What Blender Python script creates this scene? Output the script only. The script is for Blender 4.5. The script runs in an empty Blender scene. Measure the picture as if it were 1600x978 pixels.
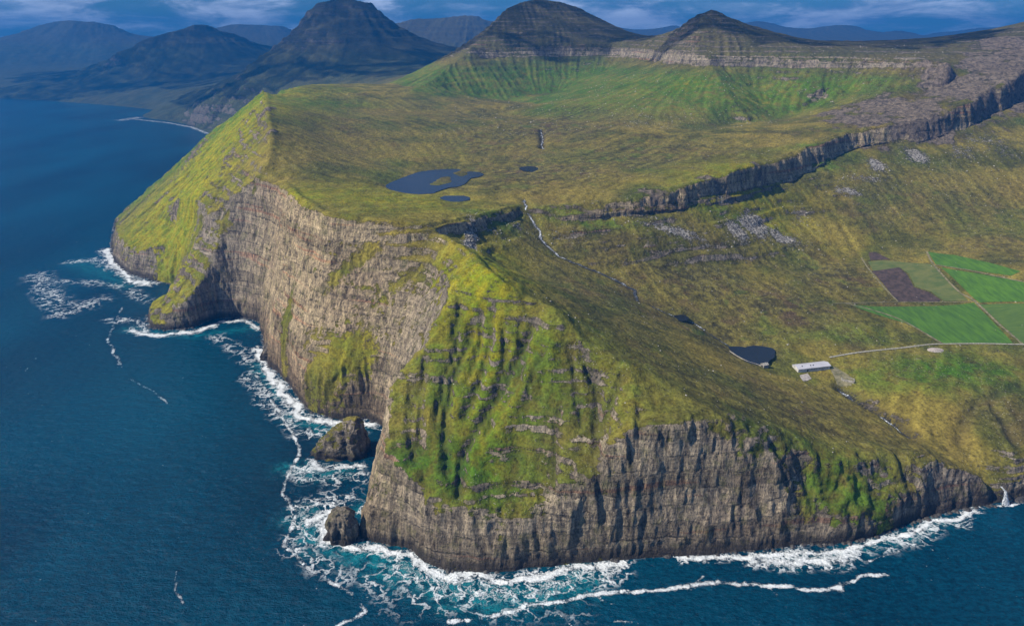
import bpy, math, random, time
import numpy as np
from mathutils import Vector
T0=time.time()
R=math.radians
random.seed(4)
scene=bpy.context.scene; COL=scene.collection
# ------------------------------------------------------------------ camera
cam=bpy.data.cameras.new('camera'); co=bpy.data.objects.new('camera',cam); COL.objects.link(co)
cam.sensor_width=36; cam.lens=24.0; cam.clip_start=1; cam.clip_end=90000
co.location=(0,0,550); co.rotation_euler=(R(90-22),0,0); scene.camera=co
# ------------------------------------------------------------------ light
SUN_EL,SUN_AZ=R(40),R(-106)          # azimuth from +Y, clockwise: the sun stands to the left, a little behind the camera
SUN_DIR=Vector((math.sin(SUN_AZ)*math.cos(SUN_EL),math.cos(SUN_AZ)*math.cos(SUN_EL),math.sin(SUN_EL)))
sl=bpy.data.lights.new('sun','SUN'); so=bpy.data.objects.new('sun',sl); COL.objects.link(so)
sl.energy=5.0; sl.angle=R(.5); sl.color=(1,.93,.80)
so.rotation_euler=SUN_DIR.to_track_quat('Z','Y').to_euler()
scene.view_settings.view_transform='Standard'; scene.view_settings.look='None'; scene.view_settings.gamma=1
scene.view_settings.exposure=0.55; scene.view_settings.use_curve_mapping=False
scene.cycles.volume_bounces=0; scene.cycles.max_bounces=5; scene.cycles.use_denoising=True
# ------------------------------------------------------------------ node helper
class NT:
    def __init__(s,tree): s.t=tree; s.t.nodes.clear()
    def n(s,ty,ins=None,**kw):
        nd=s.t.nodes.new(ty)
        for k,v in kw.items(): setattr(nd,k,v)
        for k,v in (ins or {}).items(): s.set(nd.inputs[k],v)
        return nd
    def set(s,sock,v):
        if v is None: return
        if isinstance(v,bpy.types.NodeSocket): s.t.links.new(v,sock)
        elif isinstance(v,bpy.types.Node): s.t.links.new(v.outputs[0],sock)
        elif isinstance(v,(tuple,list)) and len(v)==3 and sock.type=='RGBA': sock.default_value=(*v,1)
        else: sock.default_value=v
    def m(s,op,a,b=None,c=None,clamp=False):
        nd=s.t.nodes.new('ShaderNodeMath'); nd.operation=op; nd.use_clamp=clamp
        s.set(nd.inputs[0],a); s.set(nd.inputs[1],b)
        if c is not None: s.set(nd.inputs[2],c)
        return nd.outputs[0]
    def ss(s,a,b,x):
        nd=s.t.nodes.new('ShaderNodeMapRange'); nd.interpolation_type='SMOOTHSTEP'
        s.set(nd.inputs['Value'],x); s.set(nd.inputs['From Min'],a); s.set(nd.inputs['From Max'],b); return nd.outputs[0]
    def mix(s,f,a,b,bt='MIX'):
        nd=s.t.nodes.new('ShaderNodeMix'); nd.data_type='RGBA'; nd.blend_type=bt; nd.clamp_factor=True
        s.set(nd.inputs[0],f); s.set(nd.inputs[6],a); s.set(nd.inputs[7],b); return nd.outputs[2]
    def noise(s,vec,scale,detail=4,rough=.5,dist=0,ty='FBM',col=False):
        nd=s.t.nodes.new('ShaderNodeTexNoise'); nd.noise_type=ty; nd.normalize=True if ty!='RIDGED_MULTIFRACTAL' else False
        s.set(nd.inputs['Vector'],vec); nd.inputs['Scale'].default_value=scale; nd.inputs['Detail'].default_value=detail
        nd.inputs['Roughness'].default_value=rough; nd.inputs['Distortion'].default_value=dist
        return nd.outputs['Color' if col else 0]
    def vmul(s,v,k):
        nd=s.t.nodes.new('ShaderNodeVectorMath'); nd.operation='MULTIPLY'; s.set(nd.inputs[0],v); nd.inputs[1].default_value=k; return nd.outputs[0]
    def vadd(s,a,b):
        nd=s.t.nodes.new('ShaderNodeVectorMath'); nd.operation='ADD'; s.set(nd.inputs[0],a); s.set(nd.inputs[1],b); return nd.outputs[0]
    def bump(s,h,dist,strength=1,nrm=None):
        nd=s.t.nodes.new('ShaderNodeBump'); s.set(nd.inputs['Height'],h); nd.inputs['Distance'].default_value=dist; nd.inputs['Strength'].default_value=strength
        if nrm is not None: s.set(nd.inputs['Normal'],nrm)
        return nd.outputs[0]
def material(name):
    m=bpy.data.materials.new(name); m.use_nodes=True; q=NT(m.node_tree)
    q.out=q.n('ShaderNodeOutputMaterial'); q.p=q.n('ShaderNodeBsdfPrincipled'); q.t.links.new(q.p.outputs[0],q.out.inputs[0])
    q.obj=q.n('ShaderNodeTexCoord').outputs['Object']; q.mat=m
    return m,q
# ------------------------------------------------------------------ sky
W=bpy.data.worlds.new('World'); scene.world=W; W.use_nodes=True; q=NT(W.node_tree)
sky=q.n('ShaderNodeTexSky',sky_type='NISHITA',sun_disc=False,sun_elevation=SUN_EL,sun_rotation=SUN_AZ,altitude=500,air_density=1.0,dust_density=.3,ozone_density=3.0)
d=q.n('ShaderNodeTexCoord').outputs['Generated']
sx=q.n('ShaderNodeSeparateXYZ',{0:d}); el=sx.outputs[2]
cd=q.vmul(d,(2.6,2.6,11.0))
c1=q.noise(cd,2.1,6,.58,.35); c2=q.noise(q.vmul(d,(4,4,17)),2.6,6,.6,.3)
cov=q.m('MULTIPLY',q.ss(.43,.58,q.m('ADD',q.m('MULTIPLY',c1,.6),q.m('MULTIPLY',c2,.4))),.92)
low=q.m('SUBTRACT',1.0,q.ss(.0,.06,el))
cov=q.m('MAXIMUM',cov,q.m('MULTIPLY',low,q.ss(.3,.62,c2)))
skyb=q.mix(1.0,sky.outputs[0],(.20,.50,.95),'MULTIPLY')
cc=q.mix(q.ss(.35,.7,c2),(1.6,3.3,6.4),(8.5,10.5,14.5))
bg=q.n('ShaderNodeBackground',{'Color':q.mix(cov,skyb,cc),'Strength':.056})
o=q.n('ShaderNodeOutputWorld'); q.t.links.new(bg.outputs[0],o.inputs[0])
# ------------------------------------------------------------------ numeric helpers
def sstep(a,b,x):
    t=np.clip((x-a)/(b-a),0,1); return t*t*(3-2*t)
_rs=np.random.RandomState(7)
_perm=_rs.permutation(256).astype(np.int32); _perm=np.concatenate([_perm,_perm])
_g3=_rs.normal(size=(256,3)).astype(np.float32); _g3/=np.linalg.norm(_g3,axis=1)[:,None]
def noise(x,y,z=None):
    """gradient noise, about -0.8..0.8"""
    x=np.asarray(x,np.float32); y=np.asarray(y,np.float32)
    z=np.zeros_like(x) if z is None else np.asarray(z,np.float32)
    out=np.empty(x.shape,np.float32); xf,yf,zf,of=x.ravel(),y.ravel(),z.ravel(),out.ravel()
    N=200000
    for s in range(0,xf.size,N):
        a,b,c=xf[s:s+N],yf[s:s+N],zf[s:s+N]
        i,j,k=np.floor(a).astype(np.int32),np.floor(b).astype(np.int32),np.floor(c).astype(np.int32)
        fx,fy,fz=a-i,b-j,c-k; i&=255; j&=255; k&=255
        u,v,w=[f*f*f*(f*(f*6-15)+10) for f in (fx,fy,fz)]
        r=0
        for di in (0,1):
            pi=_perm[(i+di)&255]
            for dj in (0,1):
                pj=_perm[(pi+j+dj)&255]
                for dk in (0,1):
                    g=_g3[_perm[(pj+k+dk)&255]]
                    d=g[:,0]*(fx-di)+g[:,1]*(fy-dj)+g[:,2]*(fz-dk)
                    r=r+d*(u if di else 1-u)*(v if dj else 1-v)*(w if dk else 1-w)
        of[s:s+N]=r*1.4
    return out
def fbm(x,y,z=None,o=4,g=.5):
    r=0;a=1;f=1
    for i in range(o):
        r=r+a*noise(x*f+17.3*i,y*f-9.1*i,None if z is None else z*f+5.7*i); a*=g; f*=2.03
    return r
def ridged(x,y,z=None,o=3):
    r=0;a=1;f=1
    for i in range(o):
        r=r+a*(1-2*np.abs(noise(x*f+31*i,y*f+11*i,None if z is None else z*f))); a*=.5; f*=2.1
    return r
def inpoly(X,Y,poly):
    c=np.zeros(X.shape,bool); n=len(poly)
    for i in range(n):
        x0,y0=poly[i][:2]; x1,y1=poly[(i+1)%n][:2]
        if y0==y1: continue
        m=((y0>Y)!=(y1>Y)); c^=m&(X<(x1-x0)*(Y-y0)/(y1-y0)+x0)
    return c
def polydist(X,Y,pts,maxd):
    """distance from flat arrays X,Y to a polyline; beyond maxd left at maxd. also returns the parameter along it"""
    d=np.full(X.shape,maxd,np.float32)
    P=np.array([p[:2] for p in pts],float)
    idx=np.where((X>P[:,0].min()-maxd)&(X<P[:,0].max()+maxd)&(Y>P[:,1].min()-maxd)&(Y<P[:,1].max()+maxd))[0]
    if idx.size==0: return d
    x,y=X[idx],Y[idx]; dd=np.full(x.shape,maxd,np.float32)
    for a,b in zip(P[:-1],P[1:]):
        e=b-a; l=max(e@e,1e-6); t=np.clip(((x-a[0])*e[0]+(y-a[1])*e[1])/l,0,1)
        dd=np.minimum(dd,np.hypot(x-a[0]-t*e[0],y-a[1]-t*e[1]))
    d[idx]=dd; return d
def blur(A,s):
    r=int(3*s+1); k=np.exp(-.5*(np.arange(-r,r+1)/s)**2); k/=k.sum()
    for ax in (0,1):
        pad=[(0,0),(0,0)]; pad[ax]=(r,r); B=np.pad(A,pad,mode='edge'); o=0
        for i,w in enumerate(k):
            o=o+w*(B[i:i+A.shape[0]] if ax==0 else B[:,i:i+A.shape[1]])
        A=o
    return A
class Grid:
    def __init__(s,x0,x1,y0,y1,h): s.x0,s.x1,s.y0,s.y1,s.h=x0,x1,y0,y1,h; s.nx=int(round((x1-x0)/h))+1; s.ny=int(round((y1-y0)/h))+1
    def xy(s): return np.meshgrid(s.x0+np.arange(s.nx)*s.h,s.y0+np.arange(s.ny)*s.h)
    def samp(s,A,X,Y):
        fx=np.clip((X-s.x0)/s.h,0,s.nx-1.001); fy=np.clip((Y-s.y0)/s.h,0,s.ny-1.001)
        i=fx.astype(int); j=fy.astype(int); u=fx-i; v=fy-j
        return (A[j,i]*(1-u)+A[j,i+1]*u)*(1-v)+(A[j+1,i]*(1-u)+A[j+1,i+1]*u)*v
def solve(g,lines,land,coast,ponds,islands,border=None,levels=4):
    U=None
    for lv in range(levels-1,-1,-1):
        q=Grid(g.x0,g.x1,g.y0,g.y1,g.h*2**lv); q.x1=q.x0+(q.nx-1)*q.h; q.y1=q.y0+(q.ny-1)*q.h
        X,Y=q.xy()
        sea=~inpoly(X,Y,land)
        s2=sea.copy(); s2[1:-1,1:-1]=sea[1:-1,1:-1]&sea[:-2,1:-1]&sea[2:,1:-1]&sea[1:-1,:-2]&sea[1:-1,2:]
        fix=np.zeros(X.shape,bool); val=np.zeros(X.shape); cnt=np.zeros(X.shape)
        for ln in lines+[coast]:
            for a,b in zip(ln[:-1],ln[1:]):
                a=np.array(a,float); b=np.array(b,float); n=int(np.hypot(*(b-a)[:2])/q.h*2)+2
                p=a+(b-a)*np.linspace(0,1,n)[:,None]
                i=np.round((p[:,0]-q.x0)/q.h).astype(int); j=np.round((p[:,1]-q.y0)/q.h).astype(int)
                m=(i>=0)&(i<q.nx)&(j>=0)&(j<q.ny)
                np.add.at(val,(j[m],i[m]),p[m,2]); np.add.at(cnt,(j[m],i[m]),1)
        m=cnt>0; val[m]/=cnt[m]; fix|=m
        fix[s2]=True; val[s2]=-22
        for poly,zw in ponds:
            m=inpoly(X,Y,poly); fix|=m; val[m]=zw-1.5
        for poly,zw in islands:
            m=inpoly(X,Y,poly); fix|=m; val[m]=zw
        if border is not None:
            m=np.zeros(X.shape,bool); m[0]=m[-1]=True; m[:,0]=m[:,-1]=True; m&=~fix
            val[m]=border(X[m],Y[m]); fix|=m
        if U is None: U=np.full(X.shape,150.)
        else:
            U=pg.samp(U,X,Y)
        U[fix]=val[fix]
        for it in range(500 if lv>0 else 160):
            V=np.pad(U,1,mode='edge')
            W=.25*(V[:-2,1:-1]+V[2:,1:-1]+V[1:-1,:-2]+V[1:-1,2:])
            U=np.where(fix,U,W if it%2 else U+1.0*(W-U))
        pg=q
    return U,fix

SURVEY={
'coast':[[-7085.1,7190.1,0],[-4938.3,6881.6,0],[-4429.7,6666.5,0],[-3818.0,6335.6,0],[-3402.3,6093.0,0],[-2911.5,5760.9,0],[-2804.6,5323.4,0],[-2683.7,5148.9,0],[-2434.4,4985.0,0],[-2147.8,4721.1,0],[-1889.8,4356.4,0],[-1500,3900,0],[-1210,3300,0],[-1150,2750,0],[-1235,2350,0],[-1267.8,2131.0,0],[-1135.3,1864.8,0],[-1035.3,1705.6,0],[-953.7,1622.3,0],[-879.4,1578.5,0],[-800,1540,0],[-770,1440,0],[-777.5,1350.4,0],[-738.1,1281.1,0],[-701.8,1268.0,0],[-653.2,1281.1,0],[-642.4,1311.5,0],[-628.2,1332.4,0],[-570.0,1339.6,0],[-522.4,1311.5,0],[-475.0,1193.8,0],[-438.5,1105.6,0],[-413.6,1085.3,0],[-377.5,1037.1,0],[-321.0,950.5,0],[-269.1,924.9,0],[-224.7,926.8,0],[-192.2,900.4,0],[-183.9,857.8,0],[-179.2,808.8,0],[-176.7,755.7,0],[-178.7,700.2,0],[-181.0,652.9,0],[-150.5,644.0,0],[-119.5,637.4,0],[-100.8,618.4,0],[-71.5,600.2,0],[-28.6,600.2,0],[21.6,607.1,0],[72.9,616.3,0],[146.5,620.5,0],[206.3,625.7,0],[259.2,629.9,0],[337.0,639.6,0],[375.4,641.8,0],[417.2,650.6,0],[465.2,670.0,0],[515.4,690.3,0],[564.1,705.2,0],[601.2,712.8,0],[625.7,716.7,0],[659.9,727.1,0],[751.8,739.1,0],[942.8,764.1,0],[1500,900,0],[2600,900,0],[12500,1500,0]],
'land':[[-7085.1,7190.1,0],[-4938.3,6881.6,0],[-4429.7,6666.5,0],[-3818.0,6335.6,0],[-3402.3,6093.0,0],[-2911.5,5760.9,0],[-2804.6,5323.4,0],[-2683.7,5148.9,0],[-2434.4,4985.0,0],[-2147.8,4721.1,0],[-1889.8,4356.4,0],[-1500,3900,0],[-1210,3300,0],[-1150,2750,0],[-1235,2350,0],[-1267.8,2131.0,0],[-1135.3,1864.8,0],[-1035.3,1705.6,0],[-953.7,1622.3,0],[-879.4,1578.5,0],[-800,1540,0],[-770,1440,0],[-777.5,1350.4,0],[-738.1,1281.1,0],[-701.8,1268.0,0],[-653.2,1281.1,0],[-642.4,1311.5,0],[-628.2,1332.4,0],[-570.0,1339.6,0],[-522.4,1311.5,0],[-475.0,1193.8,0],[-438.5,1105.6,0],[-413.6,1085.3,0],[-377.5,1037.1,0],[-321.0,950.5,0],[-269.1,924.9,0],[-224.7,926.8,0],[-192.2,900.4,0],[-183.9,857.8,0],[-179.2,808.8,0],[-176.7,755.7,0],[-178.7,700.2,0],[-181.0,652.9,0],[-150.5,644.0,0],[-119.5,637.4,0],[-100.8,618.4,0],[-71.5,600.2,0],[-28.6,600.2,0],[21.6,607.1,0],[72.9,616.3,0],[146.5,620.5,0],[206.3,625.7,0],[259.2,629.9,0],[337.0,639.6,0],[375.4,641.8,0],[417.2,650.6,0],[465.2,670.0,0],[515.4,690.3,0],[564.1,705.2,0],[601.2,712.8,0],[625.7,716.7,0],[659.9,727.1,0],[751.8,739.1,0],[942.8,764.1,0],[1500,900,0],[2600,900,0],[12500,1500,0],[12500,21000,0],[-9500,21000,0],[-9600,7150,0]],
'lines':[[[-1247.7,2122.6,25],[-1197.1,2274.1,90],[-1058.4,2242.8,190],[-976.8,2249.4,260],[-896.1,2246.8,310],[-807.3,2219.2,365],[-796.7,2297.4,388]],[[-796.7,2297.4,388],[-677.8,1961.8,378],[-598.1,1731.9,365],[-545.1,1590.1,345],[-521.8,1488.0,322],[-509.9,1419.3,300],[-475.5,1370.9,283]],[[-879.0,1760,155.5],[-790.8,1650,191.2],[-700.1,1520,209.3],[-654.3,1450,206.9],[-628.3,1430,207.4],[-612.9,1430,218.5],[-595.2,1430,236.3],[-568.3,1420,256.1],[-544.8,1415,267.8],[-518.7,1400,274.7],[-471.7,1360,285.1]],[[-861.4,1715,112.4],[-756.8,1575,137.3],[-655.0,1435,174.0],[-612.8,1400,179.0]],[[-612.8,1400,179.0],[-616.4,1372,145.3],[-638.3,1345,91.2],[-649.7,1300.5,68],[-681.5,1288.5,42],[-726.6,1291.3,17]],[[-756.8,1575,137.3],[-805.4,1554.0,68],[-802.1,1456.3,38],[-759.6,1339.3,22],[-726.6,1291.3,17]],[[-1156.5,1960,36.4],[-1030.3,1745,58.1],[-926.1,1640,61.3],[-872.4,1618,77.7],[-848.0,1640,94.3],[-861.4,1715,112.4]],[[-477.2,1376.1,282],[-425.7,1293.1,286],[-367.1,1175.0,290],[-322.7,1111.6,288],[-286.6,1071.8,287],[-243.2,1058.9,285],[-202.0,1054.5,283],[-161.7,1054.1,280],[-137.5,1061.6,276],[-114.6,1085,268.9]],[[-431.8,1134.4,78],[-399.2,1086.3,80],[-338.8,988.5,72],[-297.1,944.1,66],[-263.2,923.9,60],[-235.8,931.9,58]],[[-422.7,1135.0,105],[-363.3,1052.7,112],[-306.7,999.5,112],[-264.0,964.8,100],[-236.3,942.2,78]],[[-115.0,1089,267.9],[-65.9,1149,265.8],[-23.0,1209,260.4],[18.2,1274,254.7],[60.7,1277,251.5],[121.6,1279,252.3],[184.7,1299,257.6],[249.3,1319,264.4],[332.4,1359,272.5],[390.6,1389,279.5],[472.1,1449,294.8],[567.7,1529,292.0],[667.7,1609,306.4],[773.4,1689,324.7],[846.0,1749,332.3],[975.7,1789,346.3],[1045.4,1799,349.9],[1171.6,1859,383.8],[1311.8,1959,416.9],[1457.0,2059,458.7],[1734.4,2209,528.4]],[[-113.9,1071,250.2],[-65.4,1131,242.5],[-22.9,1191,241.4],[18.0,1256,240.6],[60.2,1259,238.6],[120.9,1261,228.2],[183.9,1281,229.4],[248.3,1301,234.5],[331.9,1341,232.6],[390.5,1371,236.1],[472.8,1431,244.3],[568.3,1511,242.9],[668.7,1591,255.0],[773.1,1671,281.8],[845.1,1731,292.6],[975.5,1771,302.6],[1046.4,1781,301.2],[1175.3,1841,324.1],[1316.5,1941,354.5],[1465.2,2041,385.1],[1748.9,2191,438.1]],[[-109.9,1035,265.5],[-84.6,990,263.0],[-59.6,940,263.2],[-25.5,859.0,257],[0.0,839.5,246],[49.8,824.4,225],[86.7,767.6,205],[116.2,747.1,193],[154.3,738.6,180],[188.3,712.3,168],[220.3,686.5,157],[260.1,690.4,142],[299.1,689.6,127],[342.9,697.8,107],[386.7,704.6,91],[430.1,711.2,83],[475.5,720.5,76],[517.6,722.5,70],[549.0,718.9,63],[584.6,717.6,45],[604.3,717.1,30]],[[-59.6,940,263.2],[-73.9,879.5,250],[-85.1,847.5,225],[-90.5,807.8,205],[-122.0,784.8,175],[-149.6,754.2,150],[-145.3,714.1,128],[-143.5,680.4,105],[-156.6,668.3,60],[-173.8,663.9,22]],[[-143.9,682,104.0],[-115.0,642,92.2],[-85.0,622,72.6],[-42.3,616,64.4],[0.0,620,63.8],[57.1,626,65.2],[81.8,630,83.8],[92.2,640,114.8],[106.5,650,137.4],[142.0,655,149.1],[178.1,660,154.2],[215.9,668,153.6],[245.2,668,149.5],[276.8,668,128.5],[297.8,668,108.8],[316.2,660,79.4],[337.1,650,34.8],[379.8,650,37.6],[433.7,667,33.5],[483.9,685,40.3],[502.5,703,53.4],[522.3,716,61.2],[568.0,728,40.6],[605.6,734,19.7]],[[323.1,669,75.6],[348.1,677,70.0],[388.2,682,70.0],[433.5,693,60.5],[492.5,706,53.2]],[[308.8,676,103.5],[347.4,684,92.0],[387.4,688,89.3],[433.4,701,80.6],[492.4,713,70.7]],[[40.6,1242,224.6],[60.4,1195,197.5],[91.4,1165,179.1],[147.0,1143.3,160],[184.8,1126.5,148],[213.3,1105.3,138],[249.8,1078.0,125],[279.1,1059.5,115],[317.8,1037.8,101],[345.5,1000.6,89]],[[389.3,945.2,82],[415.5,920.4,76],[467.9,905.1,70],[490.7,900.2,64],[505.3,878.0,58],[535.2,842.7,52],[543.3,813.4,47],[560,765,38],[600,742,27],[622,731,20]],[[627.1,740.3,32],[650.4,754.3,42],[671.9,764.5,50],[710.7,764.2,60]],[[632.4,1141.4,100],[774.4,1149.6,103],[826.6,1141.8,106]],[[861.6,1337.4,142],[950.3,1209.5,160],[991.3,1114.0,170]],[[502.6,967.8,82],[612.5,988.2,88],[689.4,999.0,92],[808.7,981.6,100],[880.8,947.7,108]],[[568.6,862.4,72],[642.7,866.7,80],[732.2,867.4,90]],[[240.0,1245,213.9],[448.6,1330,191.0],[622.3,1440,175.5],[840.1,1530,211.5],[1050.0,1660,260.7],[1286.5,1750,300.9],[1644.5,1900,321.9]],[[232.5,1180,159.8],[427.5,1240,139.9],[652.7,1330,123.9],[880.2,1400,158.2],[1128.8,1480,194.0],[1376.7,1520,184.4]],[[-69.2,1099.7,240],[-32.4,1107.9,212],[0.0,1055.4,190],[62.1,1038.3,174]],[[-519.2,1899.4,322],[-386.6,1744.1,278],[-302.3,1623.7,264]],[[-283.4,1934.2,292],[-69.2,1882.4,282],[81.4,1763.3,275]],[[88.0,2008.5,300],[82.0,1861.5,290]],[[223.7,1498.2,275],[437.9,1574.9,290],[612.1,1661.1,303]],[[-517.2,2293.7,335],[-207.6,2294.0,315],[0.0,2322.6,308],[193.0,2124.4,310]],[[-766.2,2383.8,388],[-779.1,2735.0,385],[-610.4,2858.0,380],[-492.3,2909.7,372],[-370.5,2766.3,362]],[[216.8,1982.7,312],[338.2,1848.8,310],[461.3,1944.2,308],[666.3,2093.1,308],[760.0,2090.4,312],[879.5,2162.7,336],[970.6,2206.0,368],[1045.6,2127.2,400]],[[653.0,1739.2,318],[934.0,1986.2,350],[1077.5,2001.9,390],[1179.9,2026.3,395],[1295.7,2085.6,440]],[[1478.0,2250,506.0],[1735.7,2500,557.9],[2149.3,2800,678.2]],[[664.1,3250,544.5],[663.7,2950,580.5],[677.5,2720,627.8],[699.9,2700,631.4],[721.3,2690,643.8],[777.6,2700,620.8],[893.5,2720,584.7],[1051.5,2750,549.8],[1198.8,2750,527.6],[1319.9,2750,520.9],[1489.4,2850,533.7],[1823.1,3000,557.0],[2148.1,3100,574.7],[2841.8,3300,623.5]],[[-170.9,3012,515.6],[-106.4,3042,502.9],[0.0,3072,504.9],[134.9,3092,519.7],[269.6,3092,524.8],[400.7,3062,520.0],[514.2,2942,509.2],[559.2,2802,499.8],[568.7,2652,502.4],[610.0,2532,498.4],[663.9,2442,494.2],[698.9,2452,494.0],[810.2,2432,496.4],[932.1,2362,496.0],[1092.5,2262,490.9],[1218.5,2132,487.3],[1256.2,2092,481.5]],[[-170.2,2988,486.6],[-106.1,3018,466.2],[0.0,3048,470.3],[134.5,3068,479.9],[269.0,3068,482.4],[399.6,3038,480.6],[512.8,2918,468.9],[557.3,2778,463.7],[566.9,2628,464.0],[607.9,2508,461.7],[661.1,2418,460.8],[696.1,2428,458.5],[807.5,2408,457.2],[928.5,2338,459.9],[1086.6,2238,461.9],[1210.4,2108,463.5],[1245.9,2068,465.1]],[[557.3,2778,463.7],[475.9,2690,430.7],[393.1,2600,399.7],[244.4,2480,360.3],[129.6,2400,337.5]],[[665.3,2418,460.8],[671.3,2300,413.2],[678.8,2170,365.4],[702.1,2080,322.3]],[[579.5,2530,463.0],[508.4,2270,376.4],[446.8,2050.2,322]],[[695.1,2700,633.6],[658.0,2600,566.5],[631.6,2485,497.3]],[[771.4,2335,391.3],[830.3,2325,392.0],[903.4,2250,400.9],[1003.4,2170,424.6]],[[782.1,2225,345.3],[857.7,2190,354.2],[919.7,2180,372.0]],[[52.4,2950,394.4],[262.5,2960,398.9],[391.5,2950,416.7]],[[50.7,2830,338.4],[203.3,2840,340.0]],[[-244.1,2730,352.8],[0.0,2740,316.9],[115.7,2570,318.0]],[[-354.9,2650,369.9],[-276.6,2840,416.9],[-161.4,3080,512.4],[-96.9,3200,583.1],[-28.5,3330,663.5],[34.8,3400,695.1],[117.6,3450,713.3],[206.1,3450,702.6],[297.8,3480,682.3],[391.2,3500,641.8],[542.9,3480,572.1],[660.2,3300,541.8]],[[660.2,3300,541.8],[664.1,3250,544.5]],[[-1466.4,5500,776.2],[-1406.4,5500,810.4],[-1287.5,5500,827.4],[-1123.7,5500,827.4],[-1047.1,5500,789.0]],[[-1466.4,5500,776.2],[-1592.5,5450,619.5],[-1691.5,5400,532.2],[-1764.9,5150,406.9],[-1833.6,4800,284.7],[-1961.1,4650,174.4],[-2190.7,4750,71.7]],[[-1047.1,5500,789.0],[-954.8,5600,674.8],[-790.5,5700,586.2],[-557.0,5800,483.8],[-414.5,5900,395.8]],[[-1755.4,4700,278.4],[-1433.6,4600,268.6],[-1108.0,4450,292.8],[-762.7,4300,330.4],[-544.9,4400,354.8]],[[-1717.3,4860,350.6],[-1473.6,4760,338.8],[-1147.7,4640,359.6],[-811.6,4600,376.6],[-473.6,4900,413.9]],[[-1524.3,5350,635.2],[-1218.4,5230,641.6],[-924.4,5350,626.7]],[[-4015.7,7400,417.3],[-3983.3,7600,450.9],[-3754.5,7800,587.0],[-3505.1,7950,651.3],[-3345.5,8000,702.9],[-3189.2,8100,633.9],[-2891.6,8300,502.4],[-2602.2,8500,411.5]],[[-4337.8,7300,177.2],[-4000.8,7300,238.3],[-3352.4,7000,192.6],[-2839.2,6800,174.2]],[[-6026.9,8500,130.2],[-5515.1,8600,168.5]],[[-8364.1,12000,471.5],[-7666.7,12000,741.2],[-7181.9,12000,817.4],[-6522.9,12000,760.3],[-6156.5,12000,529.7]],[[-7048.3,10000,206.1],[-6528.3,10000,173.0],[-5550.5,10500,188.9]],[[-5285.4,13000,695.0],[-4914.4,13000,767.5],[-4489.5,13000,757.1],[-3930.9,13000,736.4]],[[-1524.6,9300,713.0],[-1267.2,9200,762.2],[-861.2,9100,774.3],[-603.4,9000,793.2],[-494.6,9000,814.4],[-371.7,9000,771.9],[0.0,9000,607.2]],[[1450.5,14000,773.1],[1753.8,14000,750.8],[2338.7,13500,657.4],[2785.5,14000,706.1],[3254.9,14500,781.0]],[[4079.4,13500,765.1],[4477.2,13500,840.1],[4717.4,13500,786.6],[5141.7,13500,679.0],[5337.3,13500,624.9]],[[4942.0,12500,619.4],[5186.9,12500,709.3],[5611.9,12500,749.2],[5889.3,12500,709.3],[6205.2,12500,589.3],[6494.2,12500,659.4],[6626.2,12500,649.4],[6951.9,12500,549.0]],[[8342.3,15000,548.8],[8645.7,15000,645.3],[9094.8,15000,669.3],[9469.2,15000,729.3],[10373.9,15000,741.2],[12330.9,15000,705.3]],[[-9000,14000,60],[0,16000,60],[12000,17000,60]],[[-4000,9800,60],[0,7200,120],[3000,6500,150],[8000,7000,150]],[[500,5600,250],[1800,5200,250],[3500,5000,300]],[[3000,1600,420],[3500,3000,600],[6000,4000,500]]],
'ponds':[[[[-273.2,1453.4,256],[-245.6,1524.2,256],[-211.3,1618.1,256],[-168.4,1643.2,256],[-120.0,1651.8,256],[-124.4,1585.6,256],[-98.1,1618.1,256],[-66.6,1585.6,256],[-79.6,1546.7,256],[-103.3,1531.7,256],[-106.6,1453.4,256],[-135.5,1440.0,256],[-151.9,1401.0,256],[-165.6,1370.0,256],[-207.8,1376.1,256],[-249.3,1407.4,256]],256],[[[-145.9,1341.6,257],[-88.8,1341.6,257],[-88.8,1301.7,257],[-115.5,1296.1,257]],257],[[[19.8,1635.1,262],[54.1,1661.2,262],[56.5,1593.2,262],[32.5,1585.0,262]],262],[[[347.9,997.9,88],[369.8,995.4,88],[392.8,1002.8,88],[417.4,990.6,88],[401.2,964.6,88],[382.9,937.5,88],[357.2,939.7,88],[351.5,969.2,88]],88],[[[263.3,1052.2,118],[276.3,1057.8,118],[289.3,1049.4,118],[276.1,1038.3,118]],118]],
'islands':[[[[-178.4,1460.2,256],[-161.4,1539.2,256],[-141.7,1562.1,256],[-131.3,1488.0,256],[-155.7,1453.4,256]],257.5],[[[-139.9,1593.6,256],[-118.9,1634.8,256],[-99.7,1593.6,256],[-112.9,1546.7,256]],257.5],[[[371.3,1000.3,88],[374.9,995.4,88],[382.4,971.5,88],[378.4,971.5,88]],89.2]],
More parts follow.
